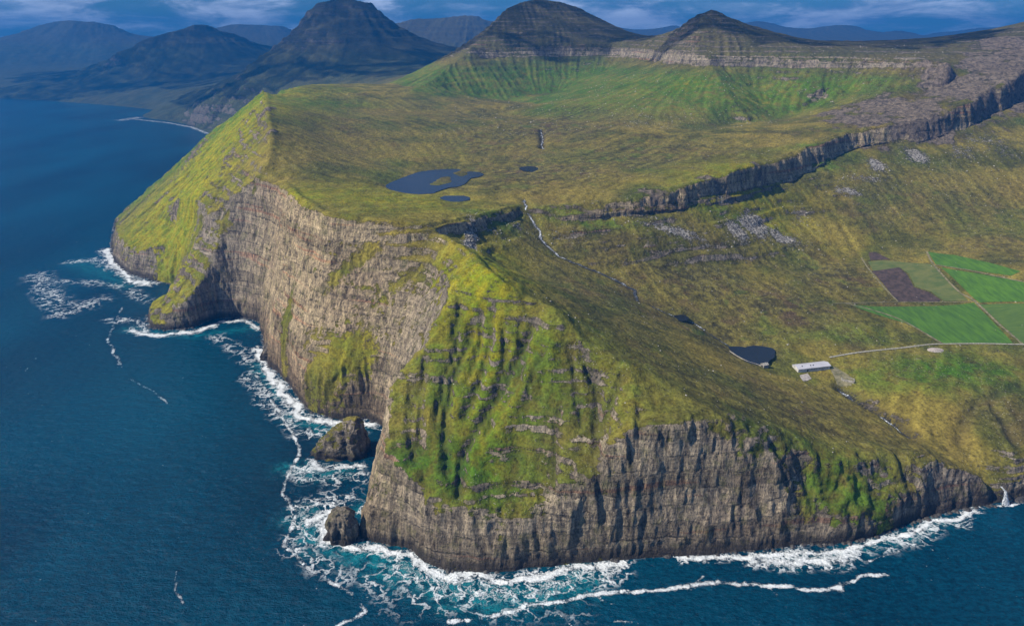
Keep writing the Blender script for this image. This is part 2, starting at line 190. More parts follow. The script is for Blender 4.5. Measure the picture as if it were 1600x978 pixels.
'foam':[[[[-1134.2,1833.4,0],[-1042.0,1705.6,0],[-916.0,1564.4,0],[-872.7,1545.9,0]],18,0.95,0],[[[-1162.5,1716.6,0],[-1110.9,1744.5,0],[-1023.9,1663.0,0]],22,0.5,0],[[[-1102.3,1564.4,0],[-1040.2,1564.4,0],[-907.7,1518.8,0],[-823.4,1434.3,0]],22,0.36,0],[[[-770.5,1268.0,0],[-719.1,1242.4,0],[-641.9,1255.1,0],[-612.8,1294.5,0]],11,1,0],[[[-845.3,1321.9,0],[-784.9,1321.9,0],[-746.2,1271.2,0]],16,0.5,0],[[[-606.4,1311.5,0],[-562.3,1318.4,0],[-513.7,1274.5,0]],8,0.95,0],[[[-481.0,1179.2,0],[-418.1,1060.7,0],[-371.5,992.3,0],[-324.5,926.8,0],[-265.1,907.8,0],[-220.9,907.8,0]],13,1,0],[[[-457.1,1060.7,0],[-377.1,950.5,0],[-314.7,875.1,0],[-231.8,889.4,0]],18,0.5,0],[[[-193.2,889.4,0],[-215.8,896.7,0]],3,0.8,0],[[[-283.2,805.7,0],[-264.0,790.5,0],[-208.3,798.0,0]],8,0.9,0],[[[-297.9,786.0,0],[-259.0,771.3,0],[-207.2,771.3,0]],17,0.52,0],[[[-250.7,679.4,0],[-223.8,697.7,0],[-222.3,645.1,0],[-193.5,634.2,0]],13,0.98,0],[[[-254.6,639.6,0],[-259.3,710.2,0],[-213.6,723.2,0]],22,0.55,0],[[[-188.3,703.9,0],[-173.7,729.7,0]],9,0.85,0],[[[-193.2,633.1,0],[-148.3,631.0,0],[-117.7,624.6,0],[-96.5,600.2,0],[-70.3,586.5,0],[-14.0,583.7,0],[35.3,590.4,0],[71.6,602.1,0],[126.6,610.2,0]],10,1,0],[[[-129.9,608.2,0],[-68.4,565.1,0],[0.0,565.1,0],[70.0,583.7,0],[114.1,598.2,0]],20,0.62,0],[[[189.4,616.3,0],[255.7,618.4,0],[308.3,622.5,0],[353.2,624.6,0],[383.6,626.7,0],[456.2,652.9,0],[525.0,679.4,0],[585.9,701.4,0]],7,1,0],[[[274.9,610.2,0],[333.5,612.2,0],[369.8,612.2,0],[396.9,623.6,0]],12,0.9,0],[[[353.6,608.2,0],[449.3,639.6,0],[550.6,683.0,0]],13,0.55,0],[[[628.0,710.2,0],[653.6,717.9,0]],3,0.9,0],[[[611.8,710.2,0],[632.9,711.5,0]],3,1,0],[[[-857.3,1395.1,0],[-794.1,1223.8,0],[-703.9,1105.6,0]],5,0.75,0],[[[-668.9,1060.7,0],[-618.0,1025.5,0],[-557.8,971.0,0]],3.5,0.7,0],[[[-484.6,893.0,0],[-441.1,857.8,0]],2.5,0.5,0],[[[-450.2,1072.9,0],[-349.8,911.6,0],[-304.9,840.9,0],[-302.6,778.6,0],[-299.0,733.7,0],[-267.8,697.7,0],[-268.1,639.6,0],[-229.8,604.1,0],[-178.5,567.8,0],[-150.8,538.7,0],[-179.2,514.1,0]],4.5,0.82,0],[[[-64.7,522.1,0],[-26.2,530.3,0],[20.1,547.3,0],[53.8,551.7,0],[95.8,565.1,0],[136.8,565.1,0],[172.0,569.6,0],[222.8,578.9,0],[276.8,574.2,0],[317.3,571.5,0],[350.9,569.6,0],[380.4,588.4,0],[414.6,593.3,0]],5.0,0.9,0],[[[43.3,544.7,0],[61.1,518.1,0]],2.5,0.8,0],[[[85.3,563.3,0],[97.5,551.7,0],[110.3,547.3,0]],2.5,0.75,0],[[[193.1,571.5,0],[211.3,588.4,0]],2.5,0.7,0],[[[273.4,574.2,0],[282.3,560.6,0]],2.5,0.7,0],[[[396.9,608.2,0],[479.3,639.6,0],[496.9,616.3,0]],2.6,0.72,0],[[[433.6,623.6,0],[466.2,603.1,0]],2.2,0.65,0],[[[537.1,673.5,0],[577.3,687.9,0],[579.3,664.2,0]],2.4,0.7,0],[[[414.2,628.9,0],[442.6,648.4,0]],3,0.7,0],[[[-109.5,565.1,0],[-66.9,547.3,0],[-26.6,543.0,0],[66.9,547.3,0]],24,0.34,0],[[[-171.1,598.2,0],[-136.0,560.6,0],[-105.2,534.5,0]],18,0.34,0],[[[-226.1,778.6,0],[-246.4,723.2,0]],18,0.34,0],[[[-584.2,1239.3,0],[-463.3,1110.8,0],[-390.5,992.3,0]],22,0.36,0],[[[-1179.7,1612.4,0],[-961.0,1357.6,0],[-935.6,1434.3,0]],40,0.37,0],[[[-233.7,618.4,0],[-183.2,588.4,0]],16,0.4,0],[[[-372.0,593.3,0],[-361.2,569.6,0],[-345.5,549.9,0]],2.6,0.75,0],[[[505.2,574.2,0],[541.1,556.1,0]],1.8,0.65,0],[[[455.2,583.7,0],[497.7,573.3,0]],1.5,0.5,0],[[[-863.5,1085.3,0],[-880.2,1137.4,0]],3,0.6,0],[[[-754.1,950.5,0],[-765.1,992.3,0]],3,0.5,0],[[[575.2,637.4,0],[593.1,631.0,0]],1.6,0.5,0],[[[-4788.8,6666.5,0],[-4299.5,6464.1,0],[-3711.1,6151.9,0],[-3340.5,5978.2,0],[-2861.3,5657.8,0]],5,0.55,0],[[[-2755.4,5107.0,0],[-2621.8,5025.0,0],[-2379.9,4868.5,0],[-2102.1,4616.0,0],[-1864.8,4295.7,0]],7,0.8,0],[[[-2781.4,5025.0,0],[-2752.0,5191.5,0]],22,0.6,0],[[[104.1,526.2,0],[129.8,524.6,0]],3,0.75,0],[[[-26.0,524.6,0],[47.1,551.7,0]],4,0.6,0]],
'turq':[[[[-144.3,608.2,0],[-98.6,588.4,0],[-54.4,560.6,0],[13.6,560.6,0],[77.0,583.7,0]],24,1,0],[[[-260.3,685.4,0],[-224.7,639.6,0],[-175.3,618.4,0],[-147.9,628.9,0]],20,0.8,0],[[[-193.1,703.9,0],[-175.4,716.7,0]],12,0.8,0],[[[-345.6,930.7,0],[-290.7,893.0,0],[-232.6,893.0,0]],16,0.7,0],[[[-308.9,793.5,0],[-260.9,778.6,0],[-227.8,786.0,0]],16,0.7,0],[[[290.7,614.3,0],[364.3,616.3,0],[452.2,645.1,0],[532.8,679.4,0]],11,0.75,0],[[[-463.3,1110.8,0],[-379.9,992.3,0]],14,0.6,0],[[[-1145.6,1716.6,0],[-919.5,1541.3,0]],30,0.5,0],[[[-778.6,1271.2,0],[-635.0,1239.3,0],[-522.5,1281.1,0]],16,0.5,0]],
'crisp':[1,2,3,4,6,7,10,11,12,13,14,15,16,36,37,38,39,40,41,42,48],
'fields':[["green",[[605.5,1140.1],[823.7,1136.3],[796.0,987.8],[695.1,1000.2],[690.0,1015.2],[681.4,1041.8],[670.8,1072.5]]],["green",[[847.2,1335.9],[881.2,1306.5],[910.5,1245.2],[931.5,1187.7],[912.6,1182.9],[880.0,1221.9],[830.2,1276.4]]],["green",[[831.7,1261.0],[875.3,1213.6],[917.6,1155.3],[955.6,1115.5],[936.7,1082.9],[830.9,1132.4],[830.4,1182.5]]],["lime",[[826.6,1125.3],[935.1,1080.1],[865.9,978.3],[808.5,985.7]]],["olive",[[717.5,1315.3],[747.6,1314.9],[822.9,1278.7],[816.2,1209.4],[819.9,1146.5],[782.1,1153.7],[774.9,1185.0],[755.6,1204.9],[766.5,1251.4],[762.0,1279.5],[708.7,1271.5]]],["peat",[[705.2,1271.9],[762.0,1279.5],[762.0,1247.1],[752.3,1203.1],[770.7,1183.6],[778.5,1157.9],[771.4,1152.8],[699.6,1154.7],[702.2,1205.0]]],["peat",[[735.3,1352.0],[749.4,1351.8],[762.7,1314.6],[724.7,1320.0]]]],
'roads':[["road",[[499.2,969.3],[537.3,978.6],[581.0,985.9],[624.2,991.2],[668.6,998.3],[694.0,998.2],[746.3,993.0],[808.8,981.6],[879.6,969.4]],3.2,"gravel"],["farm_track",[[598.9,1141.0],[627.3,1131.3],[651.5,1110.9],[667.5,1087.4],[678.1,1055.6],[684.7,1028.4],[691.4,1002.7]],3.4,"track"],["farm_track",[[571.2,1136.2],[648.9,1152.9],[742.1,1154.2],[825.5,1141.2]],2.0,"track"],["farm_track",[[844.7,1335.9],[826.1,1277.7],[818.2,1213.4],[818.8,1170.8],[826.4,1137.3],[813.4,1051.9],[807.3,983.9]],3.6,"track"],["farm_track",[[828.8,1273.8],[864.8,1235.5],[894.7,1189.3],[917.6,1155.3],[947.8,1119.5]],3.2,"track"],["farm_track",[[712.5,1332.5],[702.8,1272.2],[698.5,1209.9],[700.6,1156.8]],3.0,"track"]],
'streams':[[[[22.5,1317.9],[27.8,1269.8],[40.6,1243.8],[50.9,1227.2],[53.8,1207.0],[67.2,1190.3],[78.2,1176.2],[97.2,1165.5],[119.6,1158.2],[141.9,1150.7],[169.4,1140.5],[196.0,1126.0],[211.6,1116.7],[212.1,1098.5],[212.2,1079.8]],4.5],[[[237.6,1072.9],[256.8,1058.6],[272.5,1054.6],[298.1,1046.8],[320.6,1027.8],[341.9,1007.2],[351.4,995.8]],2.5],[[[488.1,906.4],[497.6,894.1],[505.0,877.9],[515.8,860.6],[528.6,848.4],[535.7,834.7],[538.2,816.4],[542.0,806.3]],4.5],[[[83.5,2035.9],[85.4,1945.0],[80.4,1863.3],[81.5,1804.9]],3]],
'gullies':[[[[-67.6,841.6],[-71.2,784.8],[-86.3,743.6],[-91.6,709.1]],4,5],[[[-8.2,805.9],[-7.9,762.5],[-23.1,723.2],[-28.4,685.5]],4,5],[[[9.8,804.5],[11.8,760.2],[-7.6,708.8]],4,4],[[[-41.4,818.5],[-44.0,774.0],[-54.9,746.9]],4,5],[[[71.0,764.8],[76.2,722.4],[77.5,683.2]],4,4],[[[52.6,701.0],[52.7,666.4],[48.9,638.2]],4,3],[[[145.9,680.3],[139.1,649.5]],4,3],[[[-122.5,749.2],[-121.2,698.1],[-110.0,662.0]],4,4],[[[-658.5,1784.6],[-727.7,1747.6],[-783.7,1661.7]],7,4],[[[-778.0,1985.7],[-819.3,1835.0],[-897.9,1789.6]],6,4],[[[-613.0,1574.6],[-646.1,1530.0],[-653.5,1463.5]],6,4],[[[-875.1,2022.7],[-910.1,1861.9],[-927.2,1724.3]],6,4],[[[-917.9,1973.7],[-984.9,1891.6],[-982.6,1742.9]],6,3],[[[-690.7,1457.3],[-788.5,1539.3],[-733.0,1340.1]],5,4],[[[-782.8,1592.7],[-834.0,1573.7],[-835.3,1491.7]],5,3],[[[82.5,762.2],[96.1,735.8],[102.4,711.0],[99.3,683.4],[94.4,650.9],[92.8,633.7]],5,6],[[[133.0,723.1],[114.9,694.1],[101.8,671.6],[95.7,650.1]],4.5,5],[[[39.3,756.4],[27.2,740.7],[16.8,718.9],[11.3,700.7]],4,4],[[[28.6,803.8],[0.0,754.5],[-17.7,727.3],[-40.0,698.1],[-58.0,663.8],[-59.4,632.4]],5,7],[[[-24.9,822.8],[-28.1,779.2],[-42.9,738.6],[-57.3,713.0]],5,6],[[[-53.6,812.9],[-63.9,769.3],[-74.4,742.1],[-78.5,708.0],[-74.7,649.5]],5,6],[[[-108.9,776.8],[-113.0,732.8],[-103.9,675.8]],4,5],[[[300.8,678.8],[312.3,664.2],[335.7,651.1]],5,5],[[[478.8,718.7],[479.0,700.8],[482.2,686.9]],6,5],[[[421.3,700.2],[427.1,687.6],[428.0,667.5]],5,4],[[[331.3,685.4],[347.3,667.4],[354.9,652.0]],5,4],[[[86.5,2017.1],[80.3,1816.8]],9,5],[[[492.9,899.0],[515.8,860.6],[535.7,834.7],[544.4,798.8]],12,9],[[[748.8,887.0],[693.1,860.9],[659.9,848.2],[627.5,819.4],[602.2,786.3]],8,4],[[[676.9,878.8],[672.0,821.4],[671.1,776.5]],6,4]],
'ribs':[[[[55.6,807.7],[40.8,756.1],[3.8,707.7],[-36.7,661.8],[-46.2,624.3]],15,12],[[[-84.6,839.7],[-104.0,786.6],[-126.6,749.9],[-121.9,705.1]],10,5],[[[140.6,723.3],[135.3,682.0],[124.6,650.5]],14,6],[[[-25.3,845.2],[-20.3,792.8],[-27.8,764.8]],10,5],[[[-47.6,760.1],[-65.0,713.6],[-80.7,661.9]],9,6],[[[-101.1,731.2],[-95.5,682.1],[-79.0,637.2]],9,5],[[[60.0,699.6],[65.6,663.5],[61.0,636.6]],12,5],[[[-32.9,809.3],[-48.9,753.2],[-72.0,700.8]],20,-9],[[[87.6,757.5],[99.5,711.5],[93.6,657.8]],20,-10],[[[16.3,804.2],[4.0,761.1],[-23.0,716.6]],14,-6],[[[-125.0,734.6],[-111.4,676.3]],14,-5],[[[254.7,667.7],[267.0,660.5],[280.4,649.6]],14,-6]],
'scree':[[499.0,1365.1,35.8,32.3,1.0],[448.0,1327.1,26.9,26.1,0.9],[319.6,1274.7,77.9,14.6,0.75],[561.1,1364.0,41.3,26.4,0.8],[623.8,1446.2,29.0,33.9,0.35],[765.5,1545.8,33.8,17.4,0.7],[878.1,1657.4,22.8,34.6,0.8],[992.4,1702.3,40.1,43.1,0.7],[1118.4,1732.6,50.9,65.1,0.45],[838.1,1597.7,63.2,20.0,0.5],[-68.6,1087.7,13.6,71.6,0.9],[-33.4,1155.9,21.5,14.4,0.5],[11.6,1206.7,17.3,17.0,0.5],[94.4,1219.9,37.5,17.1,0.35],[438.3,2106.0,80.9,83.1,0.25],[372.0,2048.2,59.2,80.0,0.3],[975.5,2237.2,171.0,32.3,0.25],[1222.4,1776.6,86.8,152.9,0.4],[422.4,1399.3,42.2,14.1,0.45],[266.0,1292.9,118.3,11.0,0.4]],
'pave':[[908.4,1852.6,81.1,109.3,1.0],[-647.5,1857.0,14.4,125.4,0.7],[-557.3,1624.1,12.8,33.0,0.8],[-608.5,1661.0,16.4,20.6,0.6],[-977.2,2137.3,32.8,86.0,0.7],[-1431.6,2585.1,73.2,73.2,0.8],[-687.2,1687.8,23.2,32.1,0.6],[1067.0,1908.2,111.0,97.7,1.0],[1253.2,2005.3,116.1,140.3,1.0],[1419.9,2086.1,120.3,163.9,1.0],[1048.5,1804.3,105.6,51.6,1],[1030.8,1974.0,95.4,90.1,0.9],[927.1,2012.2,77.7,61.6,0.7],[737.0,1794.5,70.1,70.0,0.4],[1211.7,2063.2,79.4,23.8,0.8],[1604.5,2235.6,128.2,309.3,1.0],[277.8,1338.4,81.2,31.0,0.6],[422.7,1407.9,70.7,11.3,0.7],[529.2,1496.2,59.7,17.3,0.6],[121.7,1278.6,78.1,7.0,0.6],[48.3,1264.5,46.4,7.7,0.7]],
'moor':[[72.7,1558.4,200.9,197.4,0.9],[303.3,1638.6,242.3,192.9,0.8],[-69.2,1881.3,219.3,217.7,0.7],[324.0,1166.1,144.5,78.9,0.9],[447.0,1109.2,127.0,77.4,1.0],[103.8,1042.1,87.7,156.7,0.6],[620.5,1255.2,76.9,105.3,0.9],[160.4,772.2,103.3,106.1,0.6],[377.6,782.6,104.3,73.1,0.9],[582.4,1323.6,134.1,40.3,0.6],[-426.7,1951.3,151.1,403.7,0.45],[849.3,1484.7,177.8,92.1,0.5],[990.5,1342.6,81.5,143.7,0.7],[669.0,832.0,54.8,30.9,0.5],[337.4,1030.8,86.9,85.0,0.9],[111.9,2047.2,236.6,236.6,0.9],[117.4,1208.9,148.9,43.6,0.7],[953.4,1554.9,185.1,130.6,0.5],[241.0,761.2,119.1,76.3,0.6],[437.7,1283.6,209.0,30.1,0.7],[-207.5,2292.6,306.0,256.0,0.5],[-158.9,1714.0,134.5,181.3,0.5]],
'lush':[[654.4,919.2,138.4,45.1,0.9],[530.8,1037.9,87.4,31.7,0.7],[0.0,734.0,165.4,74.4,0.55],[-72.6,649.6,113.0,45.2,0.9],[394.0,672.7,108.3,38.7,0.9],[496.7,2210.4,126.8,164.9,0.5],[828.2,2319.0,220.9,122.9,0.7],[131.2,2958.2,331.9,139.1,0.7],[-22.9,1193.3,73.7,21.0,0.7],[729.7,1640.0,97.0,22.6,0.8],[415.6,1362.3,137.5,19.7,0.6],[145.5,1265.1,129.0,18.6,0.8],[551.9,901.9,58.4,28.4,0.6]],
'yellow':[[-850.5,1815.9,247.8,849.7,1.0],[0.0,761.6,136.2,51.1,0.5],[-786.2,1529.2,91.2,328.4,1.0],[-392.9,1220.8,75.1,105.3,0.8],[-34.9,885.2,57.5,230.2,1.0],[-239.0,1262.5,154.5,154.5,0.7],[475.5,1459.7,146.0,99.3,0.9],[-90.0,903.4,29.2,112.0,0.8],[124.0,745.9,67.0,83.1,0.6],[47.1,755.1,33.8,50.7,0.6],[-185.5,1831.8,71.4,145.6,0.3],[-665.0,2113.9,121.8,487.2,0.5],[583.0,2339.7,66.8,76.4,0.8],[-238.2,962.9,71.9,51.3,0.5],[770.6,2263.7,108.0,49.3,0.4]],
'moss':[[-760.2,1538.8,45.9,141.1,1.6],[-812.2,1544.2,46.0,319.1,1.4],[-688.2,1460.8,26.3,28.1,1.3],[-713.8,1522.5,30.3,12.1,0.5],[239.2,669.4,61.7,7.7,0.7],[278.5,667.1,30.8,10.8,0.7],[171.8,654.2,22.7,12.1,0.45],[114.5,640.5,29.8,10.4,0.5],[-240.8,999.7,31.8,31.8,0.35],[-98.9,896.3,19.4,97.4,0.5],[-357.7,1263.9,51.6,57.1,0.6],[-242.5,1032.6,65.2,9.8,1.0],[-157.5,994.9,63.3,7.4,0.85],[-198.3,988.1,52.4,6.3,0.7],[-381.9,1075.0,20.2,27.0,1.1],[-272.9,952.3,63.1,30.5,1.1],[-408.6,1137.3,14.1,57.1,0.6],[-106.3,988.0,14.7,23.1,1.0],[-606.4,1403.3,25.4,19.7,0.8],[393.4,670.2,77.2,23.1,1.0],[344.2,658.6,22.8,19.8,0.8],[-358.8,1115.9,16.2,46.4,0.35],[-122.0,783.1,52.2,156.6,0.25],[254.7,665.1,46.0,9.2,0.6],[468.6,700.7,39.9,20.8,0.8],[14.7,671.2,115.9,23.2,0.4],[-21.3,623.7,73.1,11.7,0.6],[-526.2,1394.5,19.6,11.2,0.6],[373.8,648.3,10.5,3.0,0.8]],
'crag':[[36.9,674.4,85.3,27.1,1.0],[-31.8,765.3,51.3,51.3,0.8],[80.4,728.3,28.0,36.2,1.0],[-118.5,748.5,21.8,203.0,0.8],[0.0,829.6,40.1,12.7,1.0],[-81.9,800.7,17.7,46.4,0.6],[-53.2,706.1,48.2,32.1,0.5],[145.9,680.3,46.8,26.1,0.6],[246.3,696.1,47.6,21.1,0.8],[-614.4,1760.5,20.7,188.6,1.2],[-608.5,1661.0,22.9,42.0,1.0],[-977.2,2137.3,49.2,128.1,1.4],[-676.2,1658.0,39.2,60.7,1.0],[-824.0,1683.1,33.1,16.5,1.2],[-1465.2,2701.4,127.1,152.5,1.0],[403.8,706.8,72.3,14.6,0.9],[415.4,693.0,55.4,6.3,0.9],[650.1,752.4,25.3,25.3,0.9],[510.9,781.4,26.1,57.1,0.5]],
'barn':[460.6,947.2,78.8],
'hut':[386.5,944.0,84.8],
'mound':[671.8,985.7,90.3],
'ruin':[507.0,917.8,70.9],
'wallcorners':[[434.9,928.3,76.3],[488.9,940.7,76.6],[427.9,944.8,80.0]],
'padc':[[434.0,920.4,74.9],[449.5,927.9,75.4],[450.1,914.0,72.9],[431.8,900.5,75.6]],
'hutc':[[377.2,931.5,86.6],[381.4,921.1,86.5],[394.6,946.8,83.4]],
'yard':[[488.9,940.7,76.6],[499.8,948.4,78.2],[516.9,918.5,71.6],[507.1,906.0,67.4],[488.2,911.5,68.8]],
'yard2':[[426.4,929.1,77.0],[441.7,933.4,77.0],[436.5,895.4,75.1],[424.3,894.3,77.8]]}

# ------------------------------------------------------------------ terrain heights
def round_pond(poly):
    P=np.array([p[:2] for p in poly],float)
    for _ in range(3): Q=np.roll(P,-1,0); P=np.stack([.75*P+.25*Q,.25*P+.75*Q],1).reshape(-1,2)
    P=P+np.stack([noise(P[:,0]/13,P[:,1]/13)*5,noise(P[:,0]/13+40,P[:,1]/13)*5],1); return P.tolist()
SURVEY['ponds']=[[round_pond(p),z] for p,z in SURVEY['ponds']]; DAM=SURVEY['hutc']
FAR=Grid(-9000,12000,300,18000,20); NEAR=Grid(-1500,2300,520,3900,5)
UF,_=solve(FAR,SURVEY['lines'],SURVEY['land'],SURVEY['coast'],[],[],None,5)
UN,_=solve(NEAR,SURVEY['lines'],SURVEY['land'],SURVEY['coast'],SURVEY['ponds'],SURVEY['islands'],lambda x,y:FAR.samp(UF,x,y),5)
def slope(A,h):
    gy,gx=np.gradient(A,h); return gx,gy
def soften(A,h,s1,lo,hi,crisp=None):
    gx,gy=slope(blur(A,1.5),h); st=sstep(lo,hi,np.hypot(gx,gy)); st=blur(st,1.5)
    if crisp is not None: return (blur(A,.8)*st+blur(A,s1)*(1-st))*(1-crisp)+blur(A,.6)*crisp
    return blur(A,.8)*st+blur(A,s1)*(1-st)
nX,nY=NEAR.xy()
pond_m=np.zeros(nX.shape)
for p,z in SURVEY['ponds']: pond_m=np.maximum(pond_m,inpoly(nX,nY,p).astype(float))
pond_soft=np.clip(blur(pond_m,3)*3,0,1)
cr=np.zeros(nX.size,np.float32)
for i in SURVEY['crisp']: cr=np.maximum(cr,1-polydist(nX.ravel(),nY.ravel(),SURVEY['lines'][i],30)/30)
S=soften(UN,5,3.5,.45,.8,sstep(.1,.8,cr).reshape(nX.shape)); UN=S*(1-pond_soft)+blur(UN,.7)*pond_soft
UF=soften(UF,20,2,.45,.8)
gxn,gyn=slope(blur(UN,1.2),5); gxf,gyf=slope(blur(UF,1.2),20)
# erosion streaks: noise smeared along the line of steepest slope
def lic(g,gx,gy,sc,n,step):
    X,Y=g.xy(); base=noise(X/sc,Y/sc)+.6*noise(X/sc*2.1+9,Y/sc*2.1)
    m=np.hypot(gx,gy)+1e-4; dx,dy=blur(gx,2),blur(gy,2); mm=np.hypot(dx,dy)+1e-4; dx,dy=dx/mm,dy/mm
    acc=base.copy(); cnt=1
    for sg in (1,-1):
        px,py=X.copy(),Y.copy()
        for i in range(n):
            ux,uy=g.samp(dx,px,py),g.samp(dy,px,py); px=px+sg*ux*step; py=py+sg*uy*step
            acc=acc+g.samp(base,px,py); cnt+=1
    acc/=np.sqrt(cnt); return acc/acc.std()
LN=lic(NEAR,gxn,gyn,13,14,6.); LF=lic(FAR,gxf,gyf,50,9,30.)
nofuss=np.zeros(nX.shape)
for k,p in SURVEY['fields']: nofuss=np.maximum(nofuss,inpoly(nX,nY,p))
fX,fY=nX.ravel(),nY.ravel()
for n,p,w,mt in SURVEY['roads']: nofuss=np.maximum(nofuss,(polydist(fX,fY,p,30)<8).reshape(nX.shape))
for k in ('barn','mound'): nofuss=np.maximum(nofuss,np.hypot(nX-SURVEY[k][0],nY-SURVEY[k][1])<38)
nofuss=np.clip(blur(nofuss.astype(float),2)*1.6,0,1)
calm=np.maximum(nofuss,pond_soft)
gul=np.zeros(fX.shape,np.float32)
for p,w,dp in SURVEY['gullies']:
    wx=fX+noise(fX/30,fY/30)*6; dd=polydist(wx,fY,p,w*3); gul=np.maximum(gul,dp*np.exp(-(dd/w)**2)*(dd<w*2.9))
gul=gul.reshape(nX.shape); rib=np.zeros(fX.shape,np.float32)
for p,w,dp in SURVEY['ribs']:
    dd=polydist(fX+noise(fX/34,fY/34)*7,fY+noise(fX/34+9,fY/34)*7,p,w*3); rib+=dp*np.exp(-(dd/w)**2)*(dd<w*2.9)*(.75+.4*noise(fX/25,fY/25))
rib=rib.reshape(nX.shape)
strm=np.zeros(fX.shape,np.float32)
for p,w in SURVEY['streams']:
    dd=polydist(fX,fY,p,30); strm=np.maximum(strm,np.exp(-(dd/(w*1.3+3))**2))
strm=strm.reshape(nX.shape)
print('solve',time.time()-T0)
def pick(an,af,X,Y):
    a=NEAR.samp(an,X,Y); f=FAR.samp(af,X,Y) if af is not None else 0*X
    e=np.minimum(np.minimum(X-NEAR.x0,NEAR.x1-X),np.minimum(Y-NEAR.y0,NEAR.y1-Y)); k=sstep(0,150,e)
    return a*k+f*(1-k)
def hfun(X,Y,full=False):
    X=np.asarray(X,float); Y=np.asarray(Y,float)
    h=pick(UN,UF,X,Y); gx=pick(gxn,gxf,X,Y); gy=pick(gyn,gyf,X,Y); s=np.hypot(gx,gy)
    cl=pick(calm,None,X,Y); L_=pick(LN,LF,X,Y)
    dist=np.hypot(X,Y); fark=sstep(3300,5000,Y)
    landk=sstep(2,25,h)
    flat=1-sstep(.35,.8,s); mid=sstep(.28,.5,s)*(1-sstep(1.1,1.7,s))
    hm=fbm(X/85,Y/70,o=5,g=.52)
    hum=(5.5*hm+2.6*np.abs(noise(X/31,Y/24))+1.0*fbm(X/11,Y/9,o=2))*(.35+.65*sstep(-.2,.5,noise(X/400+3,Y/400)))
    h=h+landk*(1-cl)*flat*hum
    amp=1.0+.7*(1-sstep(980,1060,Y))*(1-sstep(250,420,X))+4.6*sstep(-600,-700,X)*(1-sstep(2300,2600,Y))+1.8*sstep(1900,2200,Y)
    h=h+landk*(1-cl)*mid*L_*amp*(1+2.2*fark)
    h=h+landk*(1-cl)*(.15+.2*mid)*L_*1.0
    h=h+fark*sstep(.1,.4,s)*fbm(X/420,Y/420,o=4)*45*landk
    g_=NEAR.samp(gul,X,Y); st=NEAR.samp(strm,X,Y); h=h+NEAR.samp(rib,X,Y)*sstep(15,60,h); h=h-(g_*1.35+st*2.2)*sstep(3,20,h)
    # basalt steps
    t=h+13*fbm(X/260,Y/260,o=2)+7*np.sin(h/41.); A=(1-.85*sstep(1.2,1.8,s))*.9*sstep(.38,.6,s)*(1-sstep(1.6,2.2,s)*.3)*sstep(-.25,.35,fbm(X/90+7,Y/90,h/30,o=3)+.1+.15*(Y<1000))*(1-.9*sstep(-700,-800,X)*(1-sstep(2400,3000,Y)))
    A=np.maximum(A,.98*sstep(2000,2300,Y)*sstep(440,480,h)*sstep(.25,.5,s)*sstep(-.3,.3,noise(X/120,Y/120,h/25))); Pd=np.where(Y>4200,58.,np.where((h>440)&(Y>2000),19.,21.))
    A1=A*(1-.55*(1-sstep(950,1050,Y))); h=h+landk*A1*Pd/(2*np.pi)*np.sin(2*np.pi*t/Pd)
    t2=t*2.7+3; h=h+landk*(1-sstep(1500,2500,Y))*A*(.5+.45*(1-sstep(950,1050,Y)))*7.8/(2*np.pi)*np.sin(2*np.pi*t/7.8)
    if full: return h,gx,gy,s,cl,L_,g_,st,fark
    return h
